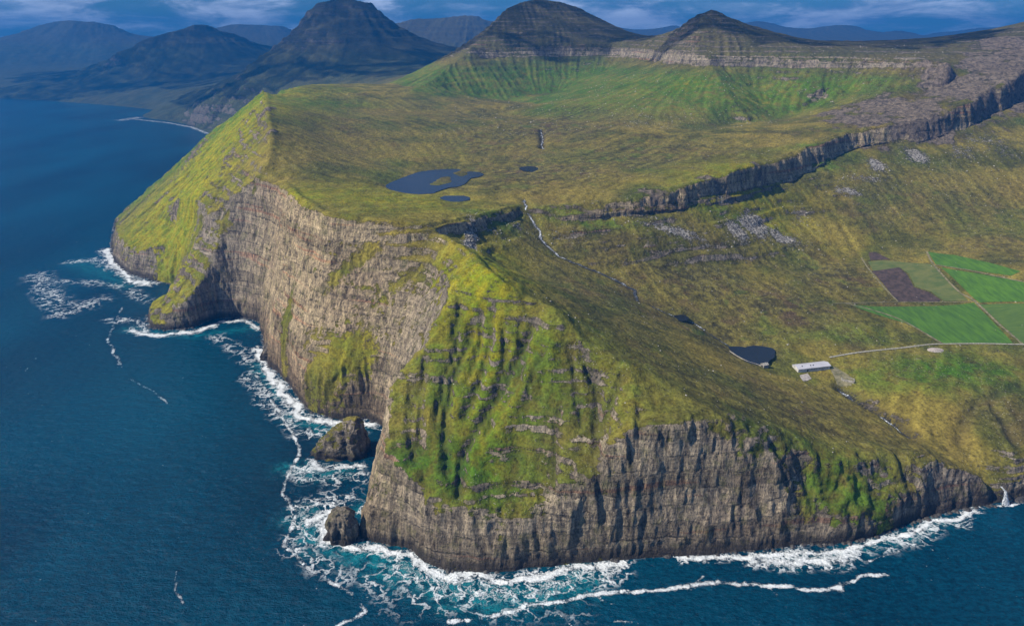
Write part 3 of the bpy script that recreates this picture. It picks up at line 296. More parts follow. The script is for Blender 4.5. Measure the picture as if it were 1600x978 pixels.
# ------------------------------------------------------------------ terrain mesh: a fan of rows that widen with distance, drawn tight where it is steep
def rows(y0,y1,d0,yk,p):
    r=[y0]
    while r[-1]<y1: r.append(r[-1]+d0*max(1,(r[-1]/yk))**p)
    return np.array(r)
ys=rows(575,17500,2.1,1250,1.35); NXC=1150
sc=np.linspace(-1,1,NXC); _k=np.cumsum(.0018*1.05**np.arange(70)); sc=np.concatenate([-1-_k[::-1],sc,1+_k]); NXC=len(sc)
Yg=np.repeat(ys[:,None],NXC,1); Xg=sc[None,:]*(330+.80*Yg)
def tighten(X,Y,iters):
    # variable diffusion: grid lines gather where the ground is steep
    cX,cY=X[::4,::4].copy(),Y[::4,::4].copy(); oX,oY=cX.copy(),cY.copy()
    for o in range(6):
        s=np.hypot(pick(gxn,gxf,cX,cY),pick(gyn,gyf,cX,cY)); h=pick(UN,UF,cX,cY)
        w=np.sqrt(1+np.clip(s,0,3.2)**2*1.6)*np.where(h<-15,.45,1.0)
        w=blur(w,1.2)
        for i in range(iters):
            wx=.5*(w[:,1:]+w[:,:-1]); wy=.5*(w[1:]+w[:-1])
            a,b,c,d_=wx[1:-1,1:],wx[1:-1,:-1],wy[1:,1:-1],wy[:-1,1:-1]
            lx=np.hypot(cX[1:-1,2:]-cX[1:-1,:-2],0*cX[1:-1,2:])
            # keep the natural growth of the spacing by diffusing the offset field
            ex,ey=cX-oX,cY-oY
            nx_=(a*cX[1:-1,2:]+b*cX[1:-1,:-2])/(a+b); ny_=(c*cY[2:,1:-1]+d_*cY[:-2,1:-1])/(c+d_)
            bx=.5*(oX[1:-1,2:]+oX[1:-1,:-2])-oX[1:-1,1:-1]; by=.5*(oY[2:,1:-1]+oY[:-2,1:-1])-oY[1:-1,1:-1]
            cX[1:-1,1:-1]+=.8*((nx_-bx)-cX[1:-1,1:-1]); cY[1:-1,1:-1]+=.8*((ny_-by)-cY[1:-1,1:-1])
            # light cross smoothing keeps cells tidy
            ex,ey=cX-oX,cY-oY
            if i%4==0:
                ex[1:-1]=.5*ex[1:-1]+.25*(ex[2:]+ex[:-2]); ey[:,1:-1]=.5*ey[:,1:-1]+.25*(ey[:,2:]+ey[:,:-2]); cX=oX+ex; cY=oY+ey
    ex,ey=cX-oX,cY-oY
    jj=np.arange(X.shape[0])/4.; ii=np.arange(X.shape[1])/4.
    II,JJ=np.meshgrid(ii,jj); g=Grid(0,ex.shape[1]-1,0,ex.shape[0]-1,1.)
    return X+g.samp(ex,np.clip(II,0,ex.shape[1]-1),np.clip(JJ,0,ex.shape[0]-1)),Y+g.samp(ey,np.clip(II,0,ex.shape[1]-1),np.clip(JJ,0,ex.shape[0]-1))
Xg,Yg=tighten(Xg,Yg,60)
hh,gx,gy,ss_,cl,Lg,gg,st,fark=hfun(Xg,Yg,True)
def blobs(key,X,Y,warp=.45):
    r=np.zeros(X.shape,np.float32)
    nwx=fbm(X/60,Y/60,o=3); nwy=fbm(X/60+40,Y/60,o=3)
    for x,y,rx,ry,s in SURVEY[key]:
        d2=((X-x)/rx+warp*nwx)**2+((Y-y)/ry+warp*nwy)**2
        r=np.maximum(r,s*np.exp(-d2*.9))
    return r
blobs0=lambda k: blobs(k,Xg,Yg)
print('heights',Xg.shape,time.time()-T0)
# push cliff faces in and out: buttresses, columns, ledges
gm=np.hypot(gx,gy)+1e-5; nx,ny=-gx/gm,-gy/gm
cm=sstep(.75,1.4,ss_)*sstep(-8,2,hh)*(1-fark*.6)
wxy=noise(Xg/60,Yg/60,hh/90)*7
bt=ridged((Xg+wxy)/46,(Yg-wxy)/46,hh/420,o=2)
fl=1-2*np.abs(noise((Xg+wxy*.5)/13,(Yg+wxy*.5)/13,hh/220))
f2=noise(Xg/5.5,Yg/5.5,hh/110)
zz=hh+4*noise(Xg/120,Yg/120)
lay=noise(zz*0+3.3,zz/9.,noise(Xg/200,Yg/200)*1.5)+.6*noise(zz*0+8.3,zz/4.1,Xg/90)
FZ=(hh+8*noise(Xg/210,Yg/210)+3.5*noise(Xg/45,Yg/45)+7*noise(Xg*0+2.2,hh/37.,Xg/500))/19.; fi=np.floor(FZ); ff_=FZ-fi
rb=_rs.uniform(-1,1,64); bed=rb[(fi.astype(int))%64]*(1-sstep(.8,1,ff_))+rb[(fi.astype(int)+1)%64]*sstep(.8,1,ff_)
fl=1-2*np.abs(noise((Xg+wxy*.5)/13+fi*.12,(Yg+wxy*.5)/13,hh/220)); f2=noise(Xg/5.5+fi*.6,Yg/5.5,hh/110)
lw=np.exp(-(((Xg+350)/260)**2+((Yg-1130)/330)**2)**2)
dsp=(1.7*(1-.7*lw)*bed*(.5+.9*noise(Xg/80,Yg/80,hh/60))-1.1*(1-.6*lw)*(1-sstep(0,.16,ff_))*sstep(-.2,.3,noise(Xg/50+9,Yg/50))+(4.6-1.7*sstep(60,160,Xg)*(Yg<900))*bt*(.35+1.1*sstep(-.4,.5,noise(Xg/95+4,Yg/95,hh/150)))+3.4*fl*sstep(-.5,.4,noise(Xg/60+14,Yg/60,hh/90))+1.6*f2+0.5*lay+1.2*noise(Xg/16,Yg/16,hh/20))*cm
dsp=dsp*sstep(0,.35,cm)*(.35+.65*sstep(-5,18,hh))
Px=Xg+nx*dsp; Py=Yg+ny*dsp; Pz=hh-.0*dsp
pv_=blobs0('pave'); Pz=Pz+pv_*(5*ridged(Xg/60,Yg/34,o=4)-4+2.5*np.abs(noise(Xg/14,Yg/9)))*sstep(1,1.6,2.6-ss_)
# near-water ledge of dark boulders
Pz=Pz+(1.5*noise(Xg/6,Yg/6,hh/5))*sstep(-6,0,hh)*(1-sstep(4,10,hh))
# ------------------------------------------------------------------ masks that travel with the ground
keep_s=lambda k: blobs(k,Xg,Yg)
m_scree,m_pave,m_moor,m_lush,m_yel,m_moss,m_crag=[keep_s(k) for k in ('scree','pave','moor','lush','yellow','moss','crag')]; m_moss=m_moss-m_crag*(m_moss<.25)
def grid_mesh(name,PX,PY,PZ,keep,attrs,mat):
    ny_,nx_=PX.shape
    idx=np.arange(nx_*ny_).reshape(ny_,nx_)
    a,b,c,d_=idx[:-1,:-1],idx[:-1,1:],idx[1:,1:],idx[1:,:-1]
    k=keep[:-1,:-1]|keep[:-1,1:]|keep[1:,1:]|keep[1:,:-1]
    F=np.stack([a[k],b[k],c[k],d_[k]],1)
    used=np.zeros(nx_*ny_,bool); used[F.ravel()]=True; rem=np.cumsum(used)-1; F=rem[F]
    V=np.stack([PX.ravel()[used],PY.ravel()[used],PZ.ravel()[used]],1).astype(np.float32)
    me=bpy.data.meshes.new(name); me.vertices.add(len(V)); me.vertices.foreach_set('co',V.ravel())
    me.loops.add(F.size); me.loops.foreach_set('vertex_index',F.ravel().astype(np.int32))
    me.polygons.add(len(F)); me.polygons.foreach_set('loop_start',np.arange(0,F.size,4,dtype=np.int32))
    me.update(calc_edges=True); me.polygons.foreach_set('use_smooth',np.ones(len(F),bool))
    for an,comp in attrs.items():
        at=me.attributes.new(an,'FLOAT_COLOR','POINT'); A=np.ones((len(V),4),np.float32)
        for i,c_ in enumerate(comp): A[:,i]=c_.ravel()[used]
        at.data.foreach_set('color',A.ravel())
    me.materials.append(mat); ob=bpy.data.objects.new(name,me); COL.objects.link(ob); return ob
# ------------------------------------------------------------------ ground material
def ground_material(name='hillside',grass=True):
    mt,q=material(name)
    A1=q.n('ShaderNodeAttribute',attribute_name='m1'); A2=q.n('ShaderNodeAttribute',attribute_name='m2')
    s1=q.n('ShaderNodeSeparateColor',{0:A1.outputs['Color']}); s2=q.n('ShaderNodeSeparateColor',{0:A2.outputs['Color']})
    A3=q.n('ShaderNodeAttribute',attribute_name='m3'); s3=q.n('ShaderNodeSeparateColor',{0:A3.outputs['Color']})
    moor,lush,yel=s1.outputs; scree,pave,dark=s2.outputs; moss,lic_,cliff=s3.outputs
    P=q.obj; zc=q.n('ShaderNodeSeparateXYZ',{0:P}).outputs[2]
    nz=q.n('ShaderNodeSeparateXYZ',{0:q.n('ShaderNodeNewGeometry').outputs['Normal']}).outputs[2]
    nA=q.noise(P,.011,5,.6); nB=q.noise(P,.05,5,.62); nC=q.noise(P,.28,4,.6); nD=q.noise(P,.9,2,.5)
    # ---- rock
    fz=q.m('DIVIDE',q.m('ADD',zc,q.m('ADD',q.m('MULTIPLY',q.m('SUBTRACT',q.noise(P,.006,2,.5),.5),34),q.m('MULTIPLY',q.m('SUBTRACT',q.noise(P,.04,3,.6),.5),13))),19.)
    fr=q.m('FRACT',fz); fl_=q.m('FLOOR',fz); wn=q.n('ShaderNodeTexWhiteNoise',noise_dimensions='1D'); q.set(wn.inputs['W'],fl_)
    cv=q.n('ShaderNodeCombineXYZ',{0:q.m('MULTIPLY',fl_,.8),1:q.m('MULTIPLY',fl_,.5)}).outputs[0]
    col=q.noise(q.vadd(q.vmul(P,(.30,.30,.03)),cv),1,5,.65,.4); col2=q.noise(q.vmul(P,(.09,.09,.010)),1,4,.6,.3)
    strata=q.noise(q.vmul(P,(.006,.006,.26)),1,4,.6,.15); st2=q.noise(q.vmul(P,(.02,.02,.85)),1,3,.6,.1)
    blk=q.noise(P,.35,5,.7)
    rt=q.m('ADD',q.m('ADD',q.m('MULTIPLY',col,.36),q.m('MULTIPLY',strata,.14)),q.m('ADD',q.m('MULTIPLY',blk,.27),q.m('MULTIPLY',col2,.23)))
    rk=q.n('ShaderNodeValToRGB',{0:rt}); cr=rk.color_ramp; cr.elements[0].position=.36; cr.elements[0].color=(.018,.016,.015,1)
    cr.elements[1].position=.66; cr.elements[1].color=(.50,.42,.32,1)
    for p_,c_ in ((.43,(.070,.060,.050)),(.50,(.185,.155,.120)),(.57,(.32,.265,.195))): e=cr.elements.new(p_); e.color=(*c_,1)
    rock=rk.outputs[0]
    line=q.m('MULTIPLY',q.m('SUBTRACT',1,q.ss(.0,.13,fr)),q.ss(.40,.58,q.noise(P,.022,4,.6))); rock=q.mix(q.m('MULTIPLY',line,q.m('SUBTRACT',.45,q.m('MULTIPLY',cliff,.3))),rock,(.030,.027,.024))
    tb=q.m('ADD',.72,q.m('MULTIPLY',wn.outputs[0],.62)); rock=q.mix(.85,rock,q.mix(1,rock,q.n('ShaderNodeCombineColor',{0:tb,1:tb,2:tb}).outputs[0],'MULTIPLY'))
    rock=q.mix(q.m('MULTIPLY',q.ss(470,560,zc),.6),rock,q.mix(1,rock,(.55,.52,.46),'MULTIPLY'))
    rock=q.mix(q.m('MULTIPLY',q.ss(.52,.66,q.noise(P,.006,3,.5)),.5),rock,q.mix(1,rock,(.85,.78,.80),'MULTIPLY'))
    redb=q.m('MULTIPLY',q.ss(.62,.68,q.noise(q.vmul(P,(.004,.004,.11)),1,2,.5)),.55); rock=q.mix(redb,rock,q.mix(1,rock,(1.05,.62,.55),'MULTIPLY'))
    tan=q.m('MULTIPLY',s3.outputs[2],1.0)  # tan tint of the wall rock; also lightens the shaded escarpment
    rock=q.mix(tan,rock,q.mix(1,rock,(1.55,1.43,1.14),'MULTIPLY'))
    stn=q.m('MULTIPLY',q.ss(.55,.66,q.noise(q.vmul(P,(.055,.055,.006)),1,4,.65,.5)),.7); rock=q.mix(stn,rock,q.mix(1,rock,(.33,.31,.31),'MULTIPLY'))
    lich=q.m('MULTIPLY',q.ss(.52,.62,q.noise(P,.06,5,.7)),.5); rock=q.mix(lich,rock,q.mix(.55,rock,(.14,.15,.035)))
    low=q.m('MULTIPLY',tan,q.m('SUBTRACT',1,q.ss(35,80,q.m('ADD',zc,q.m('MULTIPLY',q.m('SUBTRACT',nB,.5),60))))); rock=q.mix(q.m('MULTIPLY',low,.75),rock,q.mix(1,rock,(.50,.46,.48),'MULTIPLY'))
    wet=q.m('SUBTRACT',1,q.ss(6,19,q.m('ADD',zc,q.m('MULTIPLY',q.m('SUBTRACT',nB,.5),22)))); rock=q.mix(q.m('MULTIPLY',wet,.85),rock,(.022,.020,.020))
    # ---- grass
    g=q.mix(q.ss(.40,.62,nA),(.074,.074,.014),(.180,.146,.028)); g=q.mix(q.m('MULTIPLY',q.ss(.53,.66,q.noise(P,.007,5,.65,.4)),.75),g,(.095,.070,.024)); g=q.mix(q.m('MULTIPLY',q.ss(.50,.62,q.noise(P,.0036,4,.55,.3)),.6),g,(.235,.175,.034)); g=q.mix(q.m('MULTIPLY',q.ss(.55,.66,q.noise(P,.0052,4,.6,.3)),.6),g,(.055,.085,.010))
    g=q.mix(yel,g,q.mix(q.ss(.4,.6,nB),(.250,.220,.006),(.145,.175,.005)))
    g=q.mix(q.m('MULTIPLY',lush,q.ss(.25,.6,nB)),g,(.045,.115,.005))
    mo=q.mix(q.ss(.42,.58,nB),(.060,.052,.018),(.135,.115,.028)); mo=q.mix(q.ss(.52,.66,q.noise(P,.022,5,.65)),mo,(.075,.048,.028))
    mo=q.mix(q.m('MULTIPLY',q.ss(.56,.66,q.noise(P,.018,4,.6,.5)),.7),mo,(.06,.10,.015))
    g=q.mix(q.m('MULTIPLY',moor,1.0),g,mo)
    far_=q.m('MULTIPLY',q.ss(3300,4600,q.n('ShaderNodeSeparateXYZ',{0:P}).outputs[1]),.85); g=q.mix(far_,g,(.030,.042,.020)); hi=q.m('MULTIPLY',q.ss(400,520,zc),.8); g=q.mix(hi,g,(.060,.055,.028))  # far_: distant ground darkened in its colour to back up the haze
    # tufts and streaks
    lum=q.m('MAXIMUM',.3,q.m('SUBTRACT',q.m('ADD',q.m('MULTIPLY',nC,2.2),q.m('MULTIPLY',q.noise(P,.10,6,.8),2.4)),1.3))
    g=q.mix(1,g,q.n('ShaderNodeCombineColor',{0:lum,1:lum,2:lum}).outputs[0],'MULTIPLY')
    sl=q.m('ADD',.72,q.m('MULTIPLY',q.ss(-1.2,1.6,lic_),.55)); g=q.mix(1,g,q.n('ShaderNodeCombineColor',{0:sl,1:sl,2:sl}).outputs[0],'MULTIPLY')
    spk=q.m('MULTIPLY',q.ss(.70,.74,q.noise(P,.55,1,.3)),q.ss(.45,.6,q.noise(P,.008,3,.5))); g=q.mix(q.m('MULTIPLY',spk,.8),g,(.33,.31,.25))
    # ---- where rock shows
    th=q.m('ADD',.65 if grass else 1.2,q.m('MULTIPLY',q.m('SUBTRACT',nB,.5),.75)); th=q.m('ADD',th,q.m('MULTIPLY',q.m('SUBTRACT',nC,.5),.45))
    th=q.m('ADD',th,q.m('MULTIPLY',q.m('SUBTRACT',strata,.5),.5)); hz=q.m('MULTIPLY',q.m('MULTIPLY',q.ss(445,490,zc),q.ss(.38,.56,q.noise(P,.013,4,.6))),q.m('SUBTRACT',1,far_)); th=q.m('ADD',th,q.m('MULTIPLY',q.m('MULTIPLY',hz,1.1),q.m('SUBTRACT',q.m('MULTIPLY',q.m('SUBTRACT',1,q.ss(.22,.36,q.m('FRACT',q.m('DIVIDE',q.m('ADD',zc,q.m('MULTIPLY',nA,14)),15.)))),.48),.04))); th=q.m('SUBTRACT',th,q.m('MULTIPLY',yel,.10)); th=q.m('SUBTRACT',th,q.m('MULTIPLY',lush,.12))
    crag=q.m('MAXIMUM',0.0,q.m('MULTIPLY',moss,-1.0)); lf=q.m('FRACT',q.m('DIVIDE',q.m('ADD',zc,q.m('ADD',q.m('MULTIPLY',nB,16),q.m('MULTIPLY',nA,16))),9.5)); th=q.m('ADD',th,q.m('MULTIPLY',crag,q.m('SUBTRACT',q.m('MULTIPLY',q.m('SUBTRACT',1,q.ss(.24,.40,lf)),.34),.04)))
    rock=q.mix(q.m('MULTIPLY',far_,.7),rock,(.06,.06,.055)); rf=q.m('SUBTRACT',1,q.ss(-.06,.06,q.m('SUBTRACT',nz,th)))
    rf=q.m('MULTIPLY',rf,q.m('SUBTRACT',1,q.ss(.40,.52,q.m('ADD',q.m('MULTIPLY',moss,.62),q.m('MULTIPLY',q.m('SUBTRACT',q.noise(P,.07,5,.7),.42),.9)))))
    c0=q.mix(rf,g,rock)
    # pavement & scree
    pv=q.mix(q.ss(.35,.65,q.noise(P,.10,6,.72,.6)),(.050,.040,.034),(.235,.185,.145))
    pf=q.ss(.42,.60,q.m('ADD',pave,q.m('MULTIPLY',q.m('SUBTRACT',q.noise(P,.025,7,.75),.5),1.7))); c0=q.mix(q.m('MULTIPLY',pf,.9),c0,pv)
    v=q.n('ShaderNodeTexVoronoi',{'Vector':P,'Scale':.38}); sf=q.ss(.40,.52,q.m('ADD',scree,q.m('MULTIPLY',q.m('SUBTRACT',q.noise(P,.11,7,.85),.5),2.1)))
    sc_=q.mix(q.ss(.2,.8,q.n('ShaderNodeSeparateColor',{0:v.outputs['Color']}).outputs[0]),(.09,.08,.068),(.36,.33,.29)); c0=q.mix(sf,c0,sc_)
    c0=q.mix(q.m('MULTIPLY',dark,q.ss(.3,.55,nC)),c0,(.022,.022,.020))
    q.set(q.p.inputs['Base Color'],c0); q.p.inputs['Roughness'].default_value=.92; q.p.inputs['Specular IOR Level'].default_value=.15
    hr=q.m('ADD',q.m('MULTIPLY',line,-1.2),q.m('ADD',q.m('ADD',q.m('MULTIPLY',col,3.6),q.m('MULTIPLY',st2,.5)),q.m('ADD',q.m('MULTIPLY',blk,2.4),q.m('MULTIPLY',strata,1.6))))
    hg=q.m('ADD',q.m('MULTIPLY',nC,.9),q.m('MULTIPLY',q.noise(P,.10,5,.6),2.4))
    rr=q.m('MAXIMUM',rf,q.m('MAXIMUM',sf,pf)); hmix=q.m('ADD',q.m('MULTIPLY',hr,rr),q.m('MULTIPLY',hg,q.m('SUBTRACT',1,rr)))
    q.set(q.p.inputs['Normal'],q.bump(hmix,1.5,.85))
    return mt
m_lush=np.maximum(m_lush,.75*sstep(2000,2200,Yg)*(Yg<3400)*sstep(.10,.22,ss_)*(1-sstep(430,460,hh)))
print('masks',time.time()-T0)
wallk=np.exp(-(((Xg+350)/260)**2+((Yg-1130)/330)**2)**2)
wallk=np.maximum(wallk,.3*np.exp(-(((Xg-120)/330)**2+((Yg-620)/80)**2)**2)); _d=polydist(Xg.ravel(),Yg.ravel(),SURVEY['lines'][10],90).reshape(Xg.shape); wallk=np.maximum(wallk,.8*np.exp(-(_d/30)**2))  # along the escarpment the rock colour is lightened to offset its shade
wallk=np.maximum(wallk,.7*np.exp(-(((Xg+170)/60)**2+((Yg-690)/90)**2)))
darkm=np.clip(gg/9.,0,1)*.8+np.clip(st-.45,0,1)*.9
keep=(Pz>-14)&np.ones(Pz.shape,bool)
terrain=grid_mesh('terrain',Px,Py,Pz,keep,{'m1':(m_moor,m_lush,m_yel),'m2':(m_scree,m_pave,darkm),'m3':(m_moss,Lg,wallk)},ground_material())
terrain['kind']='structure'
print('terrain',len(terrain.data.vertices),time.time()-T0)
# ------------------------------------------------------------------ sea
def sea_material():
    mt,q=material('sea_water'); P=q.obj
    A=q.n('ShaderNodeAttribute',attribute_name='f'); s=q.n('ShaderNodeSeparateColor',{0:A.outputs['Color']}); foam,turq,thin=s.outputs
    nv=q.n('ShaderNodeVectorMath',operation='ADD'); q.set(nv.inputs[0],P); w=q.vmul(q.noise(P,.06,3,.6,col=True),(14,14,0)); q.set(nv.inputs[1],w); PW=nv.outputs[0]
    rd=q.noise(PW,.085,6,.62); web=q.m('SUBTRACT',1,q.m('MULTIPLY',q.m('ABSOLUTE',q.m('SUBTRACT',q.noise(PW,.035,4,.6),.5)),19)); web2=q.m('SUBTRACT',1,q.m('MULTIPLY',q.m('ABSOLUTE',q.m('SUBTRACT',q.noise(PW,.085,4,.6),.5)),13))
    fine=q.noise(P,.5,5,.75)
    t=q.m('ADD',q.m('MULTIPLY',rd,.55),q.m('MULTIPLY',fine,.45))
    # dense foam eats through when the amount is high, lacework when it is low
    f1=q.ss(.02,.20,q.m('SUBTRACT',q.m('ADD',q.m('MULTIPLY',foam,.75),q.m('MULTIPLY',t,1.6)),1.28))
    lace=q.m('MULTIPLY',q.m('MAXIMUM',q.ss(.25,.9,web),q.m('MULTIPLY',q.ss(.45,.95,web2),q.ss(.3,.7,foam))),q.ss(.08,.5,q.m('MULTIPLY',foam,q.m('MULTIPLY',q.noise(P,.03,4,.6),2.0))))
    ft=q.m('MAXIMUM',f1,q.m('MULTIPLY',lace,.85))
    f3=q.ss(.0,.16,q.m('SUBTRACT',q.m('ADD',q.m('MULTIPLY',q.m('MULTIPLY',thin,q.ss(.22,.45,q.noise(P,.022,3,.6))),.8),q.m('MULTIPLY',t,2.0)),1.5)); ft=q.m('MAXIMUM',ft,q.m('MULTIPLY',f3,.9))
    spk=q.m('MULTIPLY',q.ss(.735,.76,q.noise(P,.16,2,.5)),q.ss(.5,.6,q.noise(P,.012,2,.5))); ft=q.m('MAXIMUM',ft,q.m('MULTIPLY',spk,.35))
    px_=q.n('ShaderNodeSeparateXYZ',{0:P}).outputs[0]; chop=q.m('ADD',q.m('MULTIPLY',q.noise(q.vmul(P,(1,1.8,1)),.12,5,.75),.6),q.m('MULTIPLY',q.noise(q.vmul(P,(1,.45,1)),.004,4,.5),.5))
    deep=q.mix(q.ss(.40,.72,chop),(.0004,.017,.036),(.0016,.058,.105))
    tf=q.m('MULTIPLY',turq,q.ss(.38,.62,q.m('ADD',q.m('MULTIPLY',rd,.6),q.m('MULTIPLY',fine,.4))))
    c=q.mix(tf,deep,(.012,.22,.26)); c=q.mix(ft,c,(.74,.77,.78))
    q.set(q.p.inputs['Base Color'],c); q.set(q.p.inputs['Roughness'],q.m('ADD',.16,q.m('MULTIPLY',ft,.6))); q.p.inputs['IOR'].default_value=1.33; q.p.inputs['Specular IOR Level'].default_value=.16
    wv=q.m('ADD',q.m('MULTIPLY',q.noise(q.vmul(P,(1,1.7,1)),.045,5,.62),4.0),q.m('MULTIPLY',q.noise(q.vmul(P,(1,1.4,1)),.32,4,.65),1.0)); wv=q.m('ADD',wv,q.m('MULTIPLY',ft,.9))
    q.set(q.p.inputs['Normal'],q.bump(wv,1.9,.95))
    return mt
sy=rows(380,18000,2.6,1000,1.3); sxn=1000
Ys=np.repeat(sy[:,None],sxn,1); u=np.linspace(-1,1,sxn); Xs=(u[None,:]*(520+.95*Ys))
fx,fy=Xs.ravel(),Ys.ravel()
w1=fbm(fx/38,fy/38,o=3); w2=fbm(fx/38+50,fy/38+20,o=3)
def paint(items,thinmode=None):
    r=np.zeros(fx.shape,np.float32)
    for pts,w,s,k in items:
        if thinmode is not None and ((w<6)!=thinmode): continue
        far_=pts[0][1]>3500; ww=w*(2.2 if far_ else 1); am=min(ww*.9,9) if not far_ else 6
        m=(fx>min(p[0] for p in pts)-90)&(fx<max(p[0] for p in pts)+90)&(fy>min(p[1] for p in pts)-90)&(fy<max(p[1] for p in pts)+90)
        ix=np.where(m)[0]
        if ix.size==0: continue
        dd=polydist(fx[ix]+w1[ix]*am,fy[ix]+w2[ix]*am,pts,ww*3)
        r[ix]=np.maximum(r[ix],s*np.exp(-(dd/ww)**2*(1.0 if w>=6 else .8))*(dd<ww*2.9))
    return r
ff=paint(SURVEY['foam'],False); ft_=paint(SURVEY['foam'],True); tq=paint(SURVEY['turq'])
# a thin collar of wash all along the shore
cd=polydist(fx,fy,[p for p in SURVEY['coast'] if p[1]<3000],26); ff=np.maximum(ff,.55*np.exp(-(cd/7)**2)*(.6+.6*w1))
sea=grid_mesh('sea',Xs,Ys,Xs*0+.0,np.ones(Xs.shape,bool),{'f':(ff,tq,ft_)},sea_material()); sea['kind']='structure'
# the outer sea beyond and beside the fan, same water
def ring_sheet():
    V=[];
    x0,x1=Xs[0,0],Xs[0,-1]; X0,X1=Xs[-1,0],Xs[-1,-1]; y0,y1=Ys[0,0],Ys[-1,0]; B=18000
    V=[(x0,y0,0),(x1,y0,0),(X1,y1,0),(X0,y1,0),(-B,-2000,0),(B,-2000,0),(B,y1,0),(-B,y1,0)]
    Fc=[(4,5,1,0),(5,6,2,1),(7,4,0,3)]
    me=bpy.data.meshes.new('outer_sea'); me.from_pydata(V,[],Fc); me.materials.append(sea.data.materials[0]); o=bpy.data.objects.new('outer_sea',me); COL.objects.link(o); o['kind']='structure'
ring_sheet()
# ------------------------------------------------------------------ haze
def haze():
    B=18500; V=[(x,y,z) for z in (-31,960) for x,y in ((-B,-1500),(B,-1500),(B,18200),(-B,18200))]
    Fc=[(3,2,1,0),(4,5,6,7),(0,1,5,4),(1,2,6,5),(2,3,7,6),(3,0,4,7)]
    me=bpy.data.meshes.new('haze'); me.from_pydata(V,[],Fc); o=bpy.data.objects.new('haze',me); COL.objects.link(o); o['kind']='stuff'
    m=bpy.data.materials.new('haze_air'); m.use_nodes=True; t=m.node_tree; t.nodes.clear(); out=t.nodes.new('ShaderNodeOutputMaterial')
    v=t.nodes.new('ShaderNodeVolumePrincipled'); v.inputs['Density'].default_value=8.5e-5; v.inputs['Color'].default_value=(.010,.20,.62,1); v.inputs['Anisotropy'].default_value=.1
    t.links.new(v.outputs[0],out.inputs['Volume']); me.materials.append(m)
haze()
print('sea',time.time()-T0)
# ------------------------------------------------------------------ building helpers
def obj(name,verts,faces,mat,parent=None,smooth=False):
    me=bpy.data.meshes.new(name); me.from_pydata([tuple(map(float,v)) for v in verts],[],[tuple(map(int,f)) for f in faces]); me.update()
    if smooth: me.polygons.foreach_set('use_smooth',np.ones(len(me.polygons),bool))
    me.materials.append(mat); o=bpy.data.objects.new(name,me); COL.objects.link(o)
    if parent: o.parent=parent
    return o
def tag(o,label,cat,group=None):
    o['label']=label; o['category']=cat
    if group: o['group']=group
    return o
def empty(name,loc,rz=0):
    o=bpy.data.objects.new(name,None); COL.objects.link(o); o.location=loc; o.rotation_euler=(0,0,rz); return o
def box(x0,x1,y0,y1,z0,z1,V,F):
    b=len(V); V+=[(x0,y0,z0),(x1,y0,z0),(x1,y1,z0),(x0,y1,z0),(x0,y0,z1),(x1,y0,z1),(x1,y1,z1),(x0,y1,z1)]
    F+=[tuple(b+i for i in f) for f in ((3,2,1,0),(4,5,6,7),(0,1,5,4),(1,2,6,5),(2,3,7,6),(3,0,4,7))]
def simple_mat(name,c1,c2,scale,rough=.8,stretch=(1,1,1),bump=.0,bd=.3,detail=5):
    mt,q=material(name); v=q.vmul(q.obj,stretch); n=q.noise(v,scale,detail,.65)
    q.set(q.p.inputs['Base Color'],q.mix(q.ss(.34,.66,n),c1,c2)); q.p.inputs['Roughness'].default_value=rough
    if bump: q.set(q.p.inputs['Normal'],q.bump(n,bd,bump))
    return mt
H1=lambda x,y: float(hfun(np.array([x]),np.array([y]))[0])
def dens(pts,step,smooth=True):
    P=np.array([p[:2] for p in pts],float)
    if smooth and len(P)>2:       # Catmull-Rom
        out=[]; Q=np.vstack([2*P[0]-P[1],P,2*P[-1]-P[-2]])
        for i in range(1,len(Q)-2):
            n=max(1,int(np.hypot(*(Q[i+1]-Q[i]))/step)); t=np.arange(n)/n; t=t[:,None]
            out.append(.5*((2*Q[i])+(-Q[i-1]+Q[i+1])*t+(2*Q[i-1]-5*Q[i]+4*Q[i+1]-Q[i+2])*t**2+(-Q[i-1]+3*Q[i]-3*Q[i+1]+Q[i+2])*t**3))
        return np.vstack(out+[P[-1:]])
    out=[]
    for a,b in zip(P[:-1],P[1:]):
        n=max(1,int(np.hypot(*(b-a))/step)); out.append(a+(b-a)*(np.arange(n)/n)[:,None])
    return np.vstack(out+[P[-1:]])
def ribbon(name,pts,w,off,mat,vary=0,smooth=True,step=2.5,wob=0,nw=3):
    P=dens(pts,step,smooth); 
    if wob: P=P+np.stack([noise(P[:,0]/14,P[:,1]/14)*wob,noise(P[:,0]/14+50,P[:,1]/14)*wob],1)
    T=np.gradient(P,axis=0); T/=np.linalg.norm(T,axis=1)[:,None]+1e-9; N=np.stack([-T[:,1],T[:,0]],1)
    ww=w*.5*(1+vary*noise(P[:,0]/9,P[:,1]/9)); V=[];F=[]
    for k in range(nw):
        u=-1+2*k/(nw-1); q_=P+N*(ww*u)[:,None]; z=hfun(q_[:,0],q_[:,1])
        V.append(np.column_stack([q_,z+off]))
    if nw>=3:
        zm=np.maximum.reduce([v[:,2] for v in V])*.5+V[nw//2][:,2]*.5
        for v in V: v[:,2]=np.maximum(v[:,2],zm-.3)
    n=len(P); V=np.vstack(V)
    for k in range(nw-1):
        for i in range(n-1): F.append((k*n+i,(k+1)*n+i,(k+1)*n+i+1,k*n+i+1))
    o=obj(name,V,F,mat,smooth=True); o['kind']='structure'; return o
from mathutils.geometry import delaunay_2d_cdt
